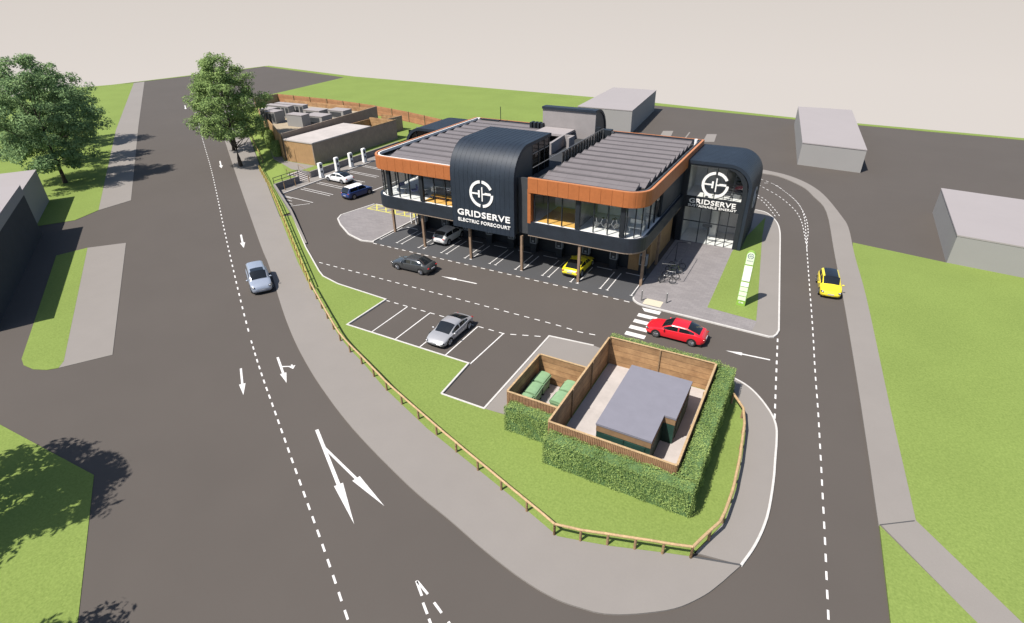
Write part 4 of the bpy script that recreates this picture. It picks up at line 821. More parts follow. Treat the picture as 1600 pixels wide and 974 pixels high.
rail_fence('low timber rail fence along the inside of the curving main road footway', G['fence_w'], (0.1, 0.1), 2.05, proto_post, wood_rail, True, (-24, 23.6, 0.1))
rail_fence('low timber rail fence along the bottom of the lawn in front of the hedge', G['fence_s'], (0.1, 0.1), 1.35, proto_post, wood_rail, True, (-4.4, 18.9, 0.1))
rail_fence('low timber rail fence up the right side of the lawn beside the hedge', G['fence_e'], (0.1, 0.1), 1.6, proto_post, wood_rail, True, (-0.3, 26, 0.1), rail_r=0.085)
fn = G['fence_n']
rail_fence('yellowish two rail timber fence along the upper main road footway', [fn[1]] + fn[2:], (0.25, 0.1), 2.0, proto_post2, wood_yellow, False, (-60, 46.2, 0.1), rails=(0.92, 0.5))
rail_fence('thin timber edging rail along the shaded upper footway by the trees', [(-118, 87.0), (-105, 77.9), (-92, 69.1), (-80.5, 61.2)], (0.1, 0.1), 3.0, proto_post, wood_yellow, True, (-100, 74, 0.1), rail_r=0.06, rails=(0.55,))
# retaining walls with stairs at the upper car park
rw = thing('retaining_wall', 'grey stone retaining wall with beige coping falling away beside the car park kerb', 'wall', (-66, 52, 0))
mb = MB()
A = [(-67.0, 56.38), (-67.0, 51.9), (-57.9, 46.4), (-48.6, 40.0)]; HZ = [1.0, 1.05, 0.5, 0.14]
for i in range(3): mb.obox(A[i], A[i + 1], 0.22, 0, HZ[i], z0b=0, z1b=HZ[i + 1])
mb.build('wall', stone, rw); mb = MB()
for i in range(3): mb.obox(A[i], A[i + 1], 0.25, HZ[i], HZ[i] + 0.05, z0b=HZ[i + 1], z1b=HZ[i + 1] + 0.05)
mb.build('coping', pave, rw)
rw2 = thing('retaining_wall', 'grey stone retaining wall behind the row of white chargers', 'wall', (-67.35, 68, 0))
MB().box(-67.45, -67.22, 59.0, 80, 0, 0.98).box(-69.6, -67.2, 58.9, 59.0, 0, 0.98).build('wall', stone, rw2)
MB().box(-67.48, -67.19, 58.88, 80, 0.98, 1.04).build('coping', pave, rw2)
stp = thing('steps', 'short flight of pale steps up between the two retaining walls', 'stairs', (-68.4, 57.8, 0))
mb = MB()
for i in range(6): mb.box(-67.3 - 0.38 * (i + 1), -67.3 - 0.38 * i - 0.004, 56.4, 58.86, 0, 0.15 * (i + 1))
mb.build('treads', floor_pale, stp); mb = MB()
for y in (56.5, 58.8):
    mb.tube([(-67.3, y, 0.1), (-67.3, y, 1.05), (-69.5, y, 1.85), (-69.5, y, 0.9)], 0.035, 6)
mb.build('handrail', wood_post, stp)
rg = thing('railing', 'dark metal railing on top of the retaining wall left of the steps', 'railing', (-68.6, 55, 0.95)); mb = MB()
for i in range(4):
    p = Vector(A[0]) + (Vector(A[1]) - Vector(A[0])) * (i / 3); mb.tube([(p.x, p.y, 1.0), (p.x, p.y, 2.0)], 0.045, 6)
for h in (1.5, 1.95): mb.tube([(A[0][0], A[0][1], h), (A[1][0], A[1][1], h)], 0.04, 6)
mb.build('bars', dark_metal, rg)

# ================================================================== TIMBER WALLED SERVICE YARDS (upper left)
sv = thing('service_building', 'brown timber walled service block with a pale flat roof behind the white chargers', 'building', (-72, 70, 0.9))
X0, X1, Y0, Y1, YM, H = -75.6, -69.35, 62.1, 82.4, 75.6, 4.2
MB().box(X1 - 0.15, X1, Y0, Y1, 0.8, H).build('side_wall', brown_shaded, sv)
MB().box(X0, X1 - 0.16, Y0 + 0.003, Y0 + 0.15, 0.8, H - 0.003).build('front_wall', clad_beige, sv)
MB().box(X0, X0 + 0.15, Y0 + 0.16, Y1, 0.8, H - 0.3).build('inner_wall', wood, sv); MB().box(X0 + 0.16, X1 - 0.16, Y1 - 0.15, Y1 - 0.003, 0.8, H - 0.05).build('rear_wall', wood, sv)
MB().box(X0 + 0.02, X1 + 0.06, Y0 - 0.08, YM, H + 0.003, H + 0.18).build('roof', floor_pale, sv)
MB().box(X0 + 0.16, X1 - 0.16, YM - 0.16, YM - 0.01, 0.8, H).build('cross_wall', wood, sv)
MB().box(X1 - 0.02, X1 + 0.06, YM + 0.01, Y1 + 0.04, H + 0.003, H + 0.08).build('coping', wood_rail, sv)
MB().box(X1 - 5.2, X1 - 4.2, Y0 - 0.05, Y0, 0.95, 3.0).build('door', clad_beige, sv)
deck_m = layered(mat('pale_deck', (0.29, 0.235, 0.165), 0.9, var=0.08, scale=1.2), 4, 0.08)
pl = thing('plant_building', 'large brown timber walled plant yard on the upper left with a pale deck', 'building', (-88, 80, 0.9))
Q = [(-76.4, 62.4), (-98.5, 76.6), (-101, 85.5), (-77.2, 85.5)]
PH = 5.0
w4 = MB().obox(Q[0], Q[1], 0.16, 0.8, PH).build('road_wall', clad_beige, pl)
MB().obox((-76.3, 62.6), (-77.1, 86.4), 0.16, 0.8, PH + 0.05, z0b=0.8, z1b=PH + 0.35).build('side_wall', brown_shaded, pl)
MB().obox(Q[1], Q[2], 0.16, 0.8, PH - 0.3).build('end_wall', clad_beige, pl)
MB().prism([(-76.6, 62.9), (-98.2, 76.8), (-100.7, 85.3), (-77.4, 85.3)], 0.8, 4.3).build('deck', deck_m, pl)
MB().obox(Q[3], Q[2], 0.16, 0.8, PH + 0.1).build('rear_wall', wood, pl)
def plant_unit(x, y, w, d, h, rz, lab, louv):
    t = thing('plant_unit', lab, 'plant unit', (x, y, 4.3), rotz=radians(rz), world_parts=False)
    MB().box(-w / 2, w / 2, -d / 2, d / 2, 0.0, h).build('casing', mass_wall, t, off=(0, 0, 0))
    MB().box(-w / 2 - 0.05, w / 2 + 0.05, -d / 2 - 0.05, d / 2 + 0.05, h, h + 0.1).build('top', mass_roof, t, off=(0, 0, 0))
    for i in range(louv):
        x0 = -w / 2 + w * (i + 0.15) / louv; MB().box(x0, x0 + w * 0.7 / louv, -d / 2 - 0.03, -d / 2 - 0.002, 0.25, h - 0.2).build('louvre', side_panel, t, off=(0, 0, 0))
    return t
U = [(-87.4, 71.1, 2.3, 2.2, 1.9, 4, 'grey louvred plant unit nearest the front of the timber yard on the road side', 3), (-90.3, 72.4, 2.2, 2.2, 1.9, 4, 'grey louvred plant unit second along the road side of the timber yard', 3),
     (-91.0, 75.5, 5.6, 1.3, 1.9, 3, 'long grey louvred plant unit in the middle row of the timber yard', 6), (-90.1, 77.5, 7.0, 1.3, 1.9, 3, 'longest grey louvred plant unit at the back row of the timber yard', 7),
     (-81.2, 70.8, 3.5, 1.9, 1.9, 3, 'plain boxy grey plant unit standing at the front of the deck', 0), (-80.0, 74.2, 4.0, 2.6, 1.3, 3, 'low grey unit against the brown side wall of the plant yard', 1), (-84.2, 77.8, 3.8, 2.4, 1.3, 3, 'low grey unit behind the boxy one on the deck', 1), (-80.0, 79.6, 3.6, 2.4, 1.3, 3, 'low grey unit in the far right corner of the plant yard', 1)]
for u in U: plant_unit(*u)
bf = thing('timber_fence', 'long reddish timber board fence along the far lawn behind the service yards', 'fence', (-95, 97, 0))
P4 = [(-120.5, 100.2), (-102, 99.75), (-88.8, 98.05), (-76.4, 95.05), (-66, 91.7), (-50, 86.5)]
wood_red = banded(layered(mat('reddish_boards', (0.30, 0.140, 0.068), 0.8, var=0.15, scale=1.0), 5, 0.12, stretch=(0.2, 0.2, 5)), 'Z', 0.5, 0.7, 0.08)
MB().ribbon(P4, 0.1, 0.0, 2.9).build('board_panel', wood_red, bf)
for i in range(14):
    p = along(P4, plen(P4) * i / 13); MB().box(p.x - 0.07, p.x + 0.07, p.y - 0.2, p.y - 0.06, 0, 2.98).build('post', wood_post, bf)
bf2 = thing('timber_fence', 'short shaded timber fence closing the far left end of the plant yard', 'fence', (-121, 97, 0))
MB().obox((-120.7, 93.5), (-120.6, 100.1), 0.1, 0.0, 2.9).build('board_panel', brown_shaded, bf2)
MB().box(-120.75, -120.5, 93.3, 93.5, 0, 3.0).build('post', wood_post, bf2)
ky = thing('timber_screen', 'small dark timber screen between the service block and the red fence', 'screen', (-73, 86, 0.9))
MB().obox((-73.4, 83.5), (-73.0, 88.6), 0.12, 0.8, 3.6).build('board_panel', brown_shaded, ky); MB().obox((-78, 88.5), (-73.1, 88.65), 0.12, 0.8, 3.4).build('board_panel', wood, ky)

# ================================================================== CHARGERS
def make_white_charger():
    t = thing('charging_post', 'post', 'EV charger', world_parts=False, group='white chargers along the upper car park')
    b = MB(); b.loft([[(-0.28, -0.42, 0.12), (0.28, -0.42, 0.12), (0.28, 0.42, 0.12), (-0.28, 0.42, 0.12)], [(-0.25, -0.40, 1.3), (0.25, -0.40, 1.3), (0.25, 0.40, 1.3), (-0.25, 0.40, 1.3)], [(-0.25, -0.44, 2.35), (0.25, -0.44, 2.35), (0.25, 0.44, 2.35), (-0.25, 0.44, 2.35)], [(-0.2, -0.36, 2.48), (0.2, -0.36, 2.48), (0.2, 0.36, 2.48), (-0.2, 0.36, 2.48)]], True, 0, True)
    b.build('cabinet', white_m, t, off=(0, 0, 0), bevel=0.03)
    MB().box(0.251, 0.275, -0.22, 0.22, 1.65, 2.2).build('screen', car_glass, t, off=(0, 0, 0))
    MB().box(0.24, 0.33, -0.16, 0.16, 0.95, 1.25).build('socket_holder', black_plastic, t, off=(0, 0, 0))
    MB().tube([(0.3, 0.1, 1.1), (0.42, 0.16, 0.6), (0.40, 0.2, 0.3), (0.3, 0.35, 0.35), (0.26, 0.42, 1.0)], 0.025, 6).build('cable', black_plastic, t, off=(0, 0, 0))
    MB().box(-0.34, 0.34, -0.5, 0.5, 0.1, 0.13).build('plinth', stone, t, off=(0, 0, 0)); return t
w0 = make_white_charger()
for i, (y, lab) in enumerate(((59.7, 'tall white charging post beside the steps in the upper car park'), (63.1, 'tall white charging post behind the white saloon, second from the steps'), (66.2, 'tall white charging post third from the steps, against the stone wall'), (69.3, 'tall white charging post nearest the orange roof corner'))):
    o = w0 if i == 0 else copy_thing(w0); o.location = (-65.85, y, 0); o['label'] = lab; o.scale = (0.85, 0.80, 0.95)
def make_bay_charger():
    t = thing('charging_post', 'post', 'EV charger', world_parts=False, group='chargers under the building')
    MB().box(-0.36, 0.36, -0.22, 0.22, 0, 1.0).build('base', dark_metal, t, off=(0, 0, 0))
    MB().box(-0.38, 0.38, -0.24, 0.24, 1.003, 2.1).build('cabinet', mat('charger_grey', (0.20, 0.21, 0.22), 0.5, var=0.05, scale=4) if 'charger_grey' not in MATS else MATS['charger_grey'], t, off=(0, 0, 0), bevel=0.02)
    f = MB().box(-0.27, 0.27, -0.262, -0.243, 1.12, 1.98).build('front_panel', dark_metal, t, off=(0, 0, 0))
    MB().box(-0.17, 0.17, -0.275, -0.2625, 1.55, 1.85).build('screen', side_panel, f, off=(0, 0, 0)); MB().box(-0.12, 0.12, -0.275, -0.2625, 1.2, 1.42).build('socket_holder', MATS['charger_grey'], f, off=(0, 0, 0)); return t
c0 = make_bay_charger(); first = True
bl = ['charger at the far left bay under the building, beside the paved island', 'charger behind the white car parked under the building', 'charger two bays right of the white car, under the left edge of the emblem', 'charger in the shaded bay below the first letters of the big sign', 'charger in the shaded bay below the last letters of the big sign', 'charger just left of the column at the right edge of the big sign pod',
      'charger in the bay left of the parked yellow car', 'charger in front of the parked yellow car under the building', 'charger in the empty bay right of the yellow car', 'charger in the last bay before the plaza column']
cx = [-39.4, -36.3, -33.4, -30.4, -27.6, -24.9, -21.9, -18.9, -15.95, -12.95]
for i, x in enumerate(cx):
    o = c0 if first else copy_thing(c0); first = False; o.location = (x, 49.85, 0.004); o['label'] = bl[i]

# ================================================================== SIGN TOTEM, SHELTER, BICYCLES, BOLLARDS
to = thing('sign_totem', 'tall slim white and green roadside sign with a round top on the plaza lawn', 'sign', (-3.3, 47.45, 0.1))
TX, TY = -3.3, 47.4; tw_, td = 0.36, 0.13
prof = [(-tw_, 0.1), (tw_, 0.1), (tw_, 4.95)] + [(tw_ * cos(radians(a)), 4.95 + tw_ * sin(radians(a))) for a in range(10, 171, 16)] + [(-tw_, 4.95)]
MB().loft([[(TX + x, TY, z) for x, z in prof], [(TX + x, TY + td * 2, z) for x, z in prof]], True, 0, True).build('body', totem_green, to)
up = [(-0.31, 4.1), (0.31, 4.1), (0.31, 4.93)] + [(0.31 * cos(radians(a)), 4.93 + 0.31 * sin(radians(a))) for a in range(10, 171, 16)] + [(-0.31, 4.93)]
MB().loft([[(TX + x, TY - 0.025, z) for x, z in up], [(TX + x, TY - 0.003, z) for x, z in up]], True, 0, True).build('top_panel', totem_pale, to)
for z0, z1 in ((2.55, 3.98), (2.02, 2.42), (1.56, 1.94), (1.10, 1.48), (0.66, 1.02)): MB().box(TX - 0.32, TX + 0.32, TY - 0.03, TY - 0.003, z0, z1).build('panel', white_m if z0 > 2 else totem_pale, to)
place(emblem_mb(0.24, 0.012), (TX, TY - 0.026, 4.88), **fx).build('emblem', ink, to)
place(text_mb('GRIDSERVE', 0.055, 1.2, 0.01, 0.01), (TX, TY - 0.026, 4.42), **fx).build('lettering', ink, to)
place(emblem_mb(0.09, 0.01), (TX - 0.1, TY - 0.006, 0.42), **fx).build('small_mark', white_m, to); MB().box(TX + 0.02, TX + 0.2, TY - 0.012, TY - 0.003, 0.38, 0.46).build('small_mark', white_m, to)
sh = thing('cycle_shelter', 'slender dark framed open cycle shelter on the paved plaza', 'shelter', (-10.2, 51.2, 0.1)); mb = MB()
for y in (48.5, 54.2): mb.tube([(-10.8, y, 0.1), (-10.8, y, 2.15), (-9.5, y, 2.3)], 0.035, 6)
for x, z in ((-10.8, 2.15), (-9.5, 2.3)): mb.tube([(x, 48.5, z), (x, 54.2, z)], 0.03, 6)
mb.build('frame', dark_metal, sh)
mb = MB()
for y in (48.9, 50.0, 51.1, 52.2): mb.tube([(-10.6, y, 0.1), (-10.6, y, 0.8), (-10.0, y, 0.8), (-10.0, y, 0.1)], 0.028, 6)
mb.build('stands', steel, sh)
def bicycle(x, y, rz, fcol, lab):
    t = thing('bicycle', lab, 'bicycle', (x, y, 0.108), rotz=radians(rz), world_parts=False, group='bicycles at the cycle shelter')
    for wx in (-0.52, 0.52):
        w = MB().torus((wx, 0, 0.34), (0, 1, 0), 0.31, 0.028, 18, 6).build('wheel', tyre_m, t, off=(0, 0, 0), smooth=True)
        s = MB().torus((wx, 0, 0.34), (0, 1, 0), 0.275, 0.014, 18, 5); s.disc((wx, 0, 0.34), (0, 1, 0), 0.04, 0.07, 8)
        for k in range(6): a = pi * k / 6; s.tube([(wx - 0.27 * cos(a), 0, 0.34 - 0.27 * sin(a)), (wx + 0.27 * cos(a), 0, 0.34 + 0.27 * sin(a))], 0.006, 4)
        s.build('rim', steel, w, off=(0, 0, 0))
    f = MB(); f.tube([(-0.52, 0, 0.34), (-0.08, 0, 0.30), (-0.2, 0, 0.82), (-0.52, 0, 0.34)], 0.022, 6); f.tube([(-0.08, 0, 0.30), (0.36, 0, 0.78), (-0.18, 0, 0.74)], 0.024, 6); f.tube([(0.34, 0, 0.92), (0.52, 0, 0.34)], 0.022, 6)
    f.build('frame', fcol, t, off=(0, 0, 0), smooth=True)
    h = MB().tube([(0.40, -0.27, 0.98), (0.35, -0.05, 0.95), (0.35, 0.05, 0.95), (0.40, 0.27, 0.98)], 0.017, 6); h.build('handlebar', black_plastic, t, off=(0, 0, 0))
    MB().loft([[(-0.34, -0.07, 0.86), (-0.34, 0.07, 0.86), (-0.34, 0.07, 0.9), (-0.34, -0.07, 0.9)], [(-0.06, -0.02, 0.87), (-0.06, 0.02, 0.87), (-0.06, 0.02, 0.9), (-0.06, -0.02, 0.9)]], True, 0, True).build('saddle', black_plastic, t, off=(0, 0, 0))
bicycle(-10.2, 48.75, 8, mat('bike_black', (0.02, 0.02, 0.022), 0.3, var=0.1, scale=4), 'black bicycle nearest the road at the cycle shelter')
bicycle(-10.15, 49.85, 5, mat('bike_grey', (0.25, 0.25, 0.26), 0.3, var=0.1, scale=4), 'grey bicycle second from the road at the cycle shelter')
bicycle(-10.2, 51.25, 4, mat('bike_green', (0.30, 0.33, 0.10), 0.35, var=0.1, scale=4), 'yellow green bicycle at the cycle shelter')
bicycle(-10.2, 52.4, 6, mat('bike_blue', (0.03, 0.04, 0.06), 0.3, var=0.1, scale=4), 'dark blue bicycle farthest into the shade at the cycle shelter')
def bollard(x, y, lab, z=0.1, h=1.0, m=None, grp=None):
    t = thing('bollard', lab, 'bollard', (x, y, z), group=grp); MB().tube([(x, y, z), (x, y, z + h)], [0.065, 0.06], 10).build('post', m or wood_post, t, smooth=True); MB().tube([(x, y, z + h), (x, y, z + h + 0.03)], [0.062, 0.03], 10).build('cap', m or wood_post, t)
for i, (x, y) in enumerate(((-66.2, 52.9), (-66.1, 54.8), (-65.9, 57.2))): bollard(x, y, ['short brown bollard on the upper walkway nearest the lower retaining wall corner', 'short brown bollard in the middle of the three left of the steps', 'short brown bollard on the upper walkway beside the steps'][i], grp='bollards on the upper walkway')
for i, (x, y) in enumerate(((-11.3, 44.35), (-9.2, 44.9))): bollard(x, y, ['thin grey post at the left edge of the cream crossing slab', 'thin grey post at the right edge of the cream crossing slab'][i], m=steel, grp='posts at the crossing')

# ================================================================== ROOM FURNITURE seen through the glass
FZ = Z1 - 0.055
def table(x, y, lab, w=1.1):
    t = thing('table', lab, 'table', (x, y, FZ), group='tables in the left room'); MB().disc((x, y, FZ + 0.73), (0, 0, 1), w / 2, 0.05, 20).build('tabletop', white_m, t); MB().tube([(x, y, FZ), (x, y, FZ + 0.7)], 0.05, 8).disc((x, y, FZ + 0.02), (0, 0, 1), 0.25, 0.03, 12).build('pedestal', steel, t)
def seat(x, y, rz, lab, m):
    t = thing('armchair', lab, 'chair', (x, y, FZ), rotz=radians(rz), world_parts=False, group='chairs in the left room')
    MB().box(-0.32, 0.32, -0.3, 0.3, 0.3, 0.45).build('seat', m, t, off=(0, 0, 0), bevel=0.03); MB().box(-0.34, 0.34, 0.25, 0.38, 0.3, 0.9).build('backrest', m, t, off=(0, 0, 0), bevel=0.03)
    for sx in (-0.27, 0.27):
        for sy in (-0.25, 0.3): MB().tube([(sx, sy, 0), (sx, sy, 0.3)], 0.02, 6).build('leg', steel, t, off=(0, 0, 0))
table(-39.3, 46.9, 'round white table in the far left corner room behind the curved glass'); table(-37.0, 47.6, 'round white table behind the second pair of left wing windows')
seat(-40.0, 47.5, 60, 'blue grey armchair by the curved corner glass', mat('blue_fabric', (0.10, 0.12, 0.25), 0.9, var=0.1, scale=6)); seat(-38.4, 47.4, -40, 'blue grey armchair right of the first round table', MATS['blue_fabric']); seat(-36.2, 48.3, 180, 'white armchair behind the second round table', white_m)
ct = thing('service_counter', 'long cream counter along the left wing windows', 'counter', (-33.6, 48.2, FZ)); MB().box(-35.9, -31.4, 48.0, 48.6, FZ, FZ + 0.95).build('front', inner_dark, ct); MB().box(-36.0, -31.35, 47.9, 48.75, FZ + 0.95, FZ + 1.0).build('worktop', white_m, ct)
ct = thing('bench_seat', 'long amber bench close to the left wing windows', 'bench', (-33.6, 46.9, FZ)); MB().box(-35.6, -31.5, 46.6, 47.1, FZ + 0.38, FZ + 0.48).build('seat', floor_amber, ct)
for x in (-35.3, -33.6, -31.9): MB().box(x - 0.05, x + 0.05, 46.65, 47.05, FZ, FZ + 0.38).build('leg', dark_metal, ct)
def exercise_bike(x, y, rz, lab):
    t = thing('exercise_bike', lab, 'exercise bike', (x, y, FZ), rotz=radians(rz), world_parts=False, group='exercise bikes in the right room'); o = (0, 0, 0)
    MB().disc((0.35, 0, 0.38), (0, 1, 0), 0.27, 0.06, 18).build('flywheel', steel, t, off=o)
    f = MB(); f.tube([(0.5, 0, 0.06), (0.35, 0, 0.38), (-0.05, 0, 0.5), (-0.4, 0, 0.06)], 0.04, 6); f.tube([(-0.05, 0, 0.5), (-0.22, 0, 0.95)], 0.035, 6); f.tube([(0.3, 0, 0.4), (0.38, 0, 1.05)], 0.035, 6); f.tube([(0.5, -0.28, 0.04), (0.5, 0.28, 0.04)], 0.04, 6); f.tube([(-0.4, -0.28, 0.04), (-0.4, 0.28, 0.04)], 0.04, 6); f.build('frame', white_m, t, off=o)
    MB().box(-0.36, -0.1, -0.1, 0.1, 0.95, 1.02).build('saddle', black_plastic, t, off=o); MB().tube([(0.5, -0.22, 1.12), (0.38, -0.2, 1.06), (0.38, 0.2, 1.06), (0.5, 0.22, 1.12)], 0.025, 6).build('handlebar', black_plastic, t, off=o)
exercise_bike(-16.6, 46.9, 200, 'white exercise bike left of centre behind the right wing glass'); exercise_bike(-15.6, 47.0, 205, 'white exercise bike in the middle behind the right wing glass'); exercise_bike(-14.8, 47.3, 210, 'white exercise bike nearest the thick right hand window post')
bn = thing('bench_seat', 'white bench with a back behind the curved right corner glass', 'bench', (-13.4, 47.6, FZ)); MB().box(-14.0, -12.75, 47.2, 47.7, FZ + 0.4, FZ + 0.5).build('seat', white_m, bn); MB().box(-14.0, -12.75, 47.72, 47.8, FZ + 0.7, FZ + 1.1).build('backrest', white_m, bn)
for x in (-13.95, -12.85): MB().box(x, x + 0.08, 47.25, 47.8, FZ, FZ + 0.4).build('leg', white_m, bn)
# ================================================================== TREES
def tree(label, loc, h, r, z_low, leaf, seed, n=9000, lean=(0, 0), lsize=0.30, top_shape=1.0, trunk_r=0.26, group=None, shape='egg'):
    t = thing('tree', label, 'tree', (loc[0], loc[1], 0.1), group=group); R_ = np.random.default_rng(seed); rnd = random.Random(seed)
    o = Vector((loc[0], loc[1], 0.0)); tr = MB()
    zc = z_low + (h - z_low) * 0.45
    tip = o + Vector((lean[0], lean[1], h * 0.82))
    main = [o + (tip - o) * f + Vector((rnd.uniform(-.12, .12), rnd.uniform(-.12, .12), 0)) * (f > 0) for f in (0, .1, .25, .4, .55, .7, .85, 1)]; main[0] = o.copy()
    tr.tube(main, [trunk_r * x for x in (1.35, 1.0, .85, .7, .52, .36, .22, .08)], 10)
    # clump centres on a few shells of the crown envelope
    def env(zf):                                            # radius of the crown at height fraction 0..1
        if shape == 'egg': return r * (max(0.0, 1 - abs((zf - 0.36) / 0.40) ** 2.2)) ** 0.55 if zf < 0.36 else r * (max(0.0, 1 - ((zf - 0.36) / 0.67) ** 1.7)) ** 0.75
        return r * (max(0.0, 1 - abs((zf - 0.33) / 0.70) ** 1.8)) ** 0.62
    K = 170 if n > 14000 else 130; cl = []
    while len(cl) < K:
        zf = R_.random(); a = R_.random() * 2 * pi; e_ = env(zf) * (1 + 0.16 * sin(3 * a + seed) + 0.12 * sin(5 * a + 9 * zf + seed))
        if R_.random() > (e_ / r + 0.1): continue
        d = e_ * R_.uniform(0.12, 1.0) ** 0.5; z = z_low + (h - z_low) * zf
        cl.append((loc[0] + lean[0] * z / h + d * cos(a), loc[1] + lean[1] * z / h + d * sin(a), z, d / max(e_, .1)))
    for i in range(0, K, 6):                               # limbs reach into the clumps
        c = Vector(cl[i][:3]); f = min(0.9, max(0.22, (c.z - h * 0.16) / h)); s = o + (tip - o) * f
        if (c - s).length < 1: continue
        mid = s + (c - s) * 0.5 + Vector((0, 0, -0.12 * (c - s).length)); tr.tube([s, mid, c], [trunk_r * 0.30 * (1.1 - f), trunk_r * 0.18, 0.02], 6)
    tr.build('trunk', bark, t, smooth=True)
    P, N = [], []
    per = n // K
    for (x, y, z, q) in cl:
        rad = R_.uniform(0.75, 1.25) * r * 0.19; v = R_.normal(0, 1, (per, 3)); v /= np.linalg.norm(v, axis=1)[:, None]; v *= (R_.random((per, 1)) ** 0.45) * rad; v[:, 2] *= 0.62
        p = np.array([x, y, z]) + v; P.append(p); nn_ = v / (rad) + np.array([0, 0, 0.9]) + (p - np.array([loc[0], loc[1], zc])) * 0.05; N.append(nn_)
    P = np.concatenate(P); N = np.concatenate(N); N /= np.linalg.norm(N, axis=1)[:, None] + 1e-9
    V, F = leaf_quads(P, N, lsize, seed); np_mesh('crown', V, F, leaf, t, (loc[0], loc[1], 0.1)); return t
tree('large broad green tree on the lawn beside the left pavement, nearest the pale blocks', (-99.4, 40.5), 17.5, 6.7, 2.6, leaf_a, 11, n=40000, lsize=0.14)
tree('tall narrower tree with yellow green leaves on the far footway, nearer trunk', (-82.6, 58.5), 16.6, 5.6, 4.4, leaf_b, 23, n=27000, lsize=0.135)
tree('green street tree just behind the yellow green one on the far footway', (-92.6, 65.0), 14.2, 4.6, 4.2, leaf_b, 31, n=16800, lsize=0.135)
tree('smaller lawn tree hidden behind the large broad tree', (-111, 47.6), 14.0, 5.5, 3.0, leaf_a, 41, n=9600, lsize=0.18)
tree('lawn tree farthest along the left pavement behind the large broad tree', (-124, 55.2), 14.0, 5.5, 3.0, leaf_a, 43, n=9600, lsize=0.18)
tree('dark tree showing only its twigs at the left picture edge', (-133, 46), 15.0, 6.0, 3.0, leaf_a, 47, n=9600, lsize=0.18)
tree('tree shading the lower left lawn corner, its trunk outside the picture', (-38.6, -0.2), 16.0, 4.6, 3.2, leaf_a, 51, n=14400, lsize=0.17)
tree('tree shading the bottom left edge, nearest the viewer and outside the picture', (-25.8, -6.2), 15.5, 4.6, 3.2, leaf_a, 53, n=13200, lsize=0.17)
def shrub(label, x, y, z, h, r, seed):
    t = thing('shrub', label, 'shrub', (x, y, z)); R_ = np.random.default_rng(seed); n = 3500
    a = R_.random(n) * 2 * pi; zz = R_.random(n); q = r * (0.55 + 0.45 * np.sqrt(np.clip(1 - (2 * zz - 0.9) ** 2, 0, 1))) * R_.uniform(0.7, 1.05, n)
    P = np.stack([x + q * np.cos(a), y + q * np.sin(a), z + 0.1 + zz * (h - 0.1)], 1); N = np.stack([np.cos(a), np.sin(a), zz * 0.8], 1)
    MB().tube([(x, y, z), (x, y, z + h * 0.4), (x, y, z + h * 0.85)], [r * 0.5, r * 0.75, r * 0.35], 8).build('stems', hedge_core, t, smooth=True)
    V, F = leaf_quads(P, N, 0.085, seed); np_mesh('foliage', V, F, leaf_h, t, (x, y, z))
for i, (x, y, h, r) in enumerate(((-79.5, 63.6, 2.6, 0.9), (-84.2, 66.6, 3.2, 1.0), (-88.0, 69.3, 2.8, 1.0), (-95.0, 73.9, 3.6, 1.3))):
    shrub(['rounded green shrub at the front corner of the timber plant yard', 'rounded green shrub against the road wall of the plant yard, second from the steps', 'rounded green shrub against the road wall under the street tree', 'tall bushy shrub at the far end of the plant yard road wall'][i], x, y, 0.85, h, r, 60 + i)

# ================================================================== CARS
def lerp(a, b, t): return a + (b - a) * t
def interp(x, pts):
    if x <= pts[0][0]: return pts[0][1]
    for (a, va), (b, vb_) in zip(pts, pts[1:]):
        if x <= b:
            t = (x - a) / (b - a); t = t * t * (3 - 2 * t) * 0.5 + t * 0.5; return va + (vb_ - va) * t
    return pts[-1][1]
CARS = {  # L, W, H, hood/deck heights, cabin stations (rear glass base, rear glass top, front header, cowl), wheel positions, wheel radius
 'sedan': dict(L=4.75, W=1.86, H=1.43, deck=[(0, .62), (.02, .80), (.06, .98), (.18, 1.04), (.5, .97), (.70, .93), (.86, .82), (.95, .70), (.99, .58), (1, .50)], cab=(.10, .30, .56, .73), wheels=(.20, .80), wr=.345, side=(.18, .69), post=.44),
 'coupe': dict(L=4.65, W=1.95, H=1.30, deck=[(0, .58), (.02, .74), (.06, .86), (.2, .93), (.5, .85), (.70, .80), (.84, .77), (.93, .66), (.98, .50), (1, .42)], cab=(.09, .35, .55, .74), wheels=(.19, .80), wr=.36, side=(.20, .68), post=.46),
 'suv': dict(L=4.7, W=1.95, H=1.70, deck=[(0, .70), (.02, .95), (.05, 1.10), (.2, 1.12), (.5, 1.10), (.72, 1.07), (.88, .98), (.96, .84), (.99, .70), (1, .58)], cab=(.015, .10, .60, .76), wheels=(.19, .80), wr=.375, side=(.10, .72), post=.40),
 'hatch': dict(L=4.2, W=1.84, H=1.52, deck=[(0, .66), (.02, .86), (.05, 1.0), (.2, 1.03), (.5, 1.0), (.74, .95), (.88, .86), (.96, .72), (.99, .58), (1, .50)], cab=(.02, .16, .58, .77), wheels=(.19, .81), wr=.34, side=(.13, .73), post=.42),
}
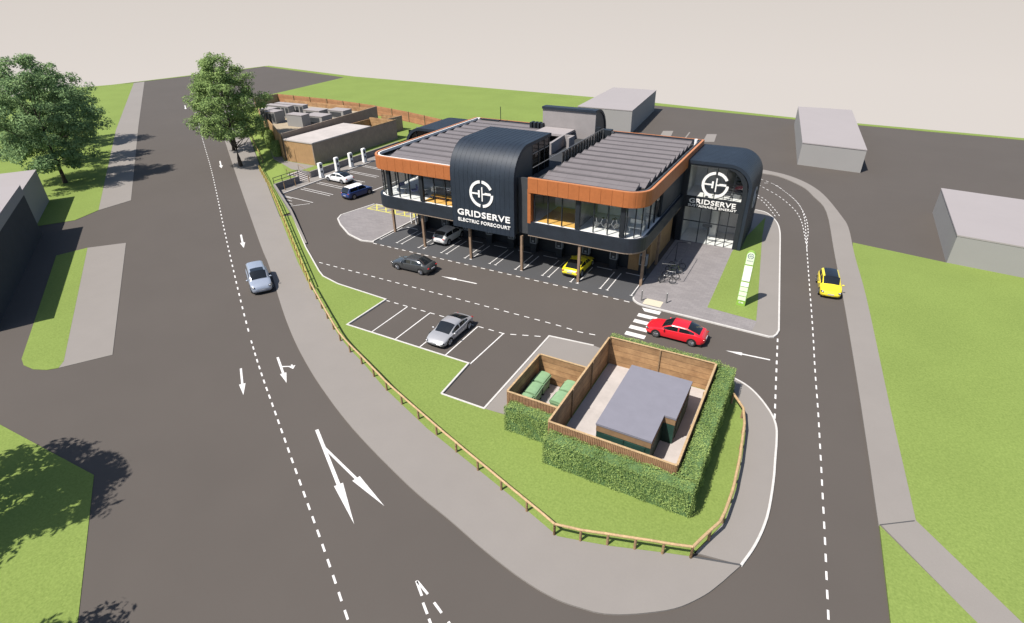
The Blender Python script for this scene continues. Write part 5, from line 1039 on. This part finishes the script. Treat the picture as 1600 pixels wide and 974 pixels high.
def make_car(label, loc, heading, kind, paint_rgb, roof_m=None, cat='car', sunroof=None, scale=1.0, metal=0.0, rough=0.28):
    p = CARS[kind]; L_, W, H = p['L'], p['W'], p['H']
    t = thing('parked_car' if 'parked' in label else 'car', label, cat, (loc[0], loc[1], loc[2] if len(loc) > 2 else 0.0), rotz=radians(heading), world_parts=False)
    pm_ = mat('car_paint_' + str(len(bpy.data.materials)), paint_rgb, rough, metal, var=0.03, scale=2, coat=0.6, spec=0.5)
    rb, rt, fh, cw = p['cab']
    st_ = sorted(set([0, .008, .02, .04, .06, .09, .13, .17, .21, .25, .30, .35, .40, .45, .5, .55, .6, .65, .70, .75, .80, .85, .89, .92, .95, .97, .985, .995, 1.0] + [rb, rt, fh, cw, p['post'] - .012, p['post'] + .012, p['side'][0], p['side'][1]]))
    def cabf(s):
        if s <= rb or s >= cw: return 0.0
        if s < rt: q = (s - rb) / (rt - rb); return q * (2 - q) * .35 + q * .65
        if s > fh: q = (cw - s) / (cw - fh); return q * (2 - q) * .3 + q * .7
        return 1.0
    rings = []; info = []
    for s in st_:
        x = (s - 0.5) * L_; zb = interp(s, p['deck']); c = cabf(s)
        w = W / 2 * interp(s, [(0, .70), (.015, .82), (.05, .93), (.15, .99), (.3, 1.0), (.7, 1.0), (.86, .98), (.94, .91), (.985, .76), (1, .60)])
        z0 = interp(s, [(0, .40), (.03, .28), (.1, .22), (.9, .20), (.97, .22), (1, .34)])
        roofz = H - 0.10 * ((s - (rt + fh) / 2) / (fh - rt)) ** 2 * 0.5
        wr_ = W / 2 * 0.70
        zb5 = zb - 0.02
        def m(h_, r_): return lerp(h_, r_, c)
        ring = [(0, z0), (w * .80, z0), (w * .96, z0 + .08), (w, lerp(z0, zb, .42)), (w * .985, lerp(z0, zb, .78)), (w * .955, zb - .05), (w * .90, zb5),
                (m(w * .80, wr_ * 1.13), m(zb + .01, roofz - .13)), (m(w * .70, wr_ * 1.04), m(zb + .02, roofz - .05)), (m(w * .55, wr_ * .86), m(zb + .03, roofz - .005)), (m(w * .28, wr_ * .45), m(zb + .045, roofz + .03)), (0, m(zb + .05, roofz + .04))]
        rings.append([(x, y, z) for y, z in ring] + [(x, -y, z) for y, z in ring[-2:0:-1]]); info.append((s, c))
    n = len(rings[0]); fb = {'body': [], 'windscreen': [], 'rear_window': [], 'side_l': [], 'side_r': [], 'roof': [], 'sunroof': []}
    V = [v for r in rings for v in r]
    for i in range(len(rings) - 1):
        s = (info[i][0] + info[i + 1][0]) / 2
        for k in range(n):
            f = (i * n + k, (i + 1) * n + k, (i + 1) * n + (k + 1) % n, i * n + (k + 1) % n); key = 'body'; kk = k if k < 11 else n - 1 - k
            top = kk in (8, 9, 10)
            if top and fh < s < cw and s < cw - .012: key = 'windscreen'
            elif top and rb < s < rt: key = 'rear_window'
            elif kk == 6 and p['side'][0] < s < p['side'][1] and abs(s - p['post']) > .010: key = 'side_l' if k < 11 else 'side_r'
            elif kk in (9, 10) and rt <= s <= fh:
                key = 'roof' if roof_m or sunroof else 'body'
                if sunroof and sunroof[0] <= s <= sunroof[1]: key = 'sunroof'
            elif kk == 8 and rt <= s <= fh and roof_m: key = 'roof'
            fb[key].append(f)
    fb['body'] += [tuple(range(n)), tuple(range(len(V) - 1, len(V) - n - 1, -1))]
    def part(name, faces, m_, parent):
        ids = sorted({i for f in faces for i in f}); mp = {a: b for b, a in enumerate(ids)}; mb = MB(); mb.add([V[i] for i in ids], [tuple(mp[i] for i in f) for f in faces])
        return mb.build(name, m_, parent, off=(0, 0, 0), smooth=True)
    body = part('body', fb['body'], pm_, t)
    part('windscreen', fb['windscreen'], car_glass, t); part('rear_window', fb['rear_window'], car_glass, t)
    part('side_window', fb['side_l'], car_glass, t); part('side_window', fb['side_r'], car_glass, t)
    if fb['roof']: part('roof_panel', fb['roof'], roof_m or pm_, t)
    if fb['sunroof']: part('sunroof', fb['sunroof'], car_glass, t)
    for wx in p['wheels']:
        for sy in (-1, 1):
            x = (wx - .5) * L_; y = sy * (W / 2 - .095); r_ = p['wr']
            ty = MB().tube([(x, y - .10, r_), (x, y - .07, r_), (x, y + .07, r_), (x, y + .10, r_)], [r_ * .93, r_, r_, r_ * .93], 22).build('wheel', tyre_m, t, off=(0, 0, 0), smooth=True)
            rm = MB().disc((x, y + sy * .095, r_), (0, 1, 0), r_ * .66, .025, 18)
            for k in range(5): a = 2 * pi * k / 5 + .3; rm.tube([(x, y + sy * .112, r_), (x + r_ * .62 * cos(a), y + sy * .112, r_ + r_ * .62 * sin(a))], .035, 5)
            rm.build('rim', rim_m, ty, off=(0, 0, 0))
            ar = MB(); pts = []
            for k in range(13):
                a = pi * k / 12; pts.append([(x + (r_ + .05) * cos(a), sy * (W / 2 - .05), r_ * .98 + (r_ + .05) * sin(a)), (x + (r_ + .05) * cos(a), sy * (W / 2 + .006), r_ * .98 + (r_ + .05) * sin(a)), (x + r_ * .90 * cos(a), sy * (W / 2 + .006), r_ * .98 + r_ * .90 * sin(a)), (x + r_ * .90 * cos(a), sy * (W / 2 - .05), r_ * .98 + r_ * .90 * sin(a))])
            ar.loft(pts, True, 0, True).build('wheel_arch', black_plastic, body, off=(0, 0, 0))
    def blob(name, x, y, z, rx, ry, rz_, m_, parent=t, yaw=0.0):
        mb = MB(); rr = []
        for i in range(7):
            a = pi * i / 6; rr.append([(rx * cos(a), ry * sin(a) * cos(b_ * pi / 5), rz_ * sin(a) * sin(b_ * pi / 5)) for b_ in range(10)])
        mb.loft(rr, True, 0, False); cy_, sy_ = cos(yaw), sin(yaw); mb.v = [(x + v[0] * cy_ - v[1] * sy_, y + v[0] * sy_ + v[1] * cy_, z + v[2]) for v in mb.v]
        return mb.build(name, m_, parent, off=(0, 0, 0), smooth=True)
    zl = interp(.96, p['deck']) - .06; xl = .455 * L_
    for sy in (-1, 1):
        hl = blob('headlight', xl, sy * W * .375, zl - .01, .20, .13, .085, lamp_k, yaw=-sy * .5); blob('lamp', xl + .09, sy * W * .375, zl + .015, .09, .075, .055, lamp_w, hl, yaw=-sy * .5)
        blob('tail_light', -.475 * L_, sy * W * .34, interp(.02, p['deck']) - .03, .10, .20, .065, lamp_r, yaw=sy * .45)
        blob('mirror', (cw - .06 - .5) * L_, sy * (W / 2 + .07), interp(cw, p['deck']) + .06, .07, .12, .08, pm_)
    MB().box(.495 * L_ - .06, .497 * L_ + .012, -W * .27, W * .27, .30, .43).build('front_grille', black_plastic, t, off=(0, 0, 0), bevel=.02)
    MB().box(-.503 * L_, -.495 * L_ + .05, -W * .28, W * .28, .33, .46).build('rear_bumper_insert', black_plastic, t, off=(0, 0, 0), bevel=.02)
    MB().box(-.505 * L_ - .005, -.49 * L_, -.26, .26, .58, .69).build('number_plate', pale_ink, t, off=(0, 0, 0))
    MB().box(.495 * L_, .503 * L_, -.26, .26, .44, .54).build('number_plate', pale_ink, t, off=(0, 0, 0))
    MB().box(-.46 * L_, .46 * L_, -W * .42, W * .42, .14, .28).build('underbody', black_plastic, t, off=(0, 0, 0))
    if scale != 1.0: t.scale = (scale,) * 3
    return t
hd = lambda v: math.degrees(atan2(v[1], v[0]))
make_car('silver blue SUV driving towards the viewer on the main road', (-45.05, 30.75), hd((0.84, -0.54)), 'suv', (0.30, 0.335, 0.40), metal=0.3, sunroof=(.45, .60))
make_car('dark grey saloon driving left along the forecourt lane', (-33.8, 40.45), 181, 'sedan', (0.055, 0.058, 0.060), metal=0.3, rough=0.22)
make_car('silver coupe parked in the open bays between white lines', (-23.5, 31.75), 270, 'coupe', (0.36, 0.355, 0.36), metal=0.35)
make_car('red saloon driving in over the zebra crossing', (-7.05, 39.95), 179, 'sedan', (0.55, 0.012, 0.022), scale=1.0)
make_car('yellow hatchback with a black glass roof driving down the right hand road', (3.3, 54.5), 277, 'hatch', (0.66, 0.52, 0.02), sunroof=(.10, .60), roof_m=None)
make_car('yellow car parked nose in under the building, its rear in the sun', (-18.95, 48.0), 90, 'coupe', (0.66, 0.55, 0.02))
make_car('white hatchback parked nose in under the left part of the building', (-35.0, 48.5), 90, 'hatch', (0.55, 0.54, 0.52))
make_car('white saloon parked nose in at the white chargers of the upper car park', (-62.3, 59.75), 176, 'sedan', (0.64, 0.63, 0.62), sunroof=(.30, .56))
make_car('dark blue SUV with a white roof driving through the upper car park', (-55.2, 55.8), 84, 'suv', (0.022, 0.045, 0.150), roof_m=white_m, scale=0.95)

# proto objects and helper properties are not part of the scene
for o in (proto_post, proto_post2): bpy.data.objects.remove(o)
for o in bpy.data.objects:
    if 'off' in o: del o['off']
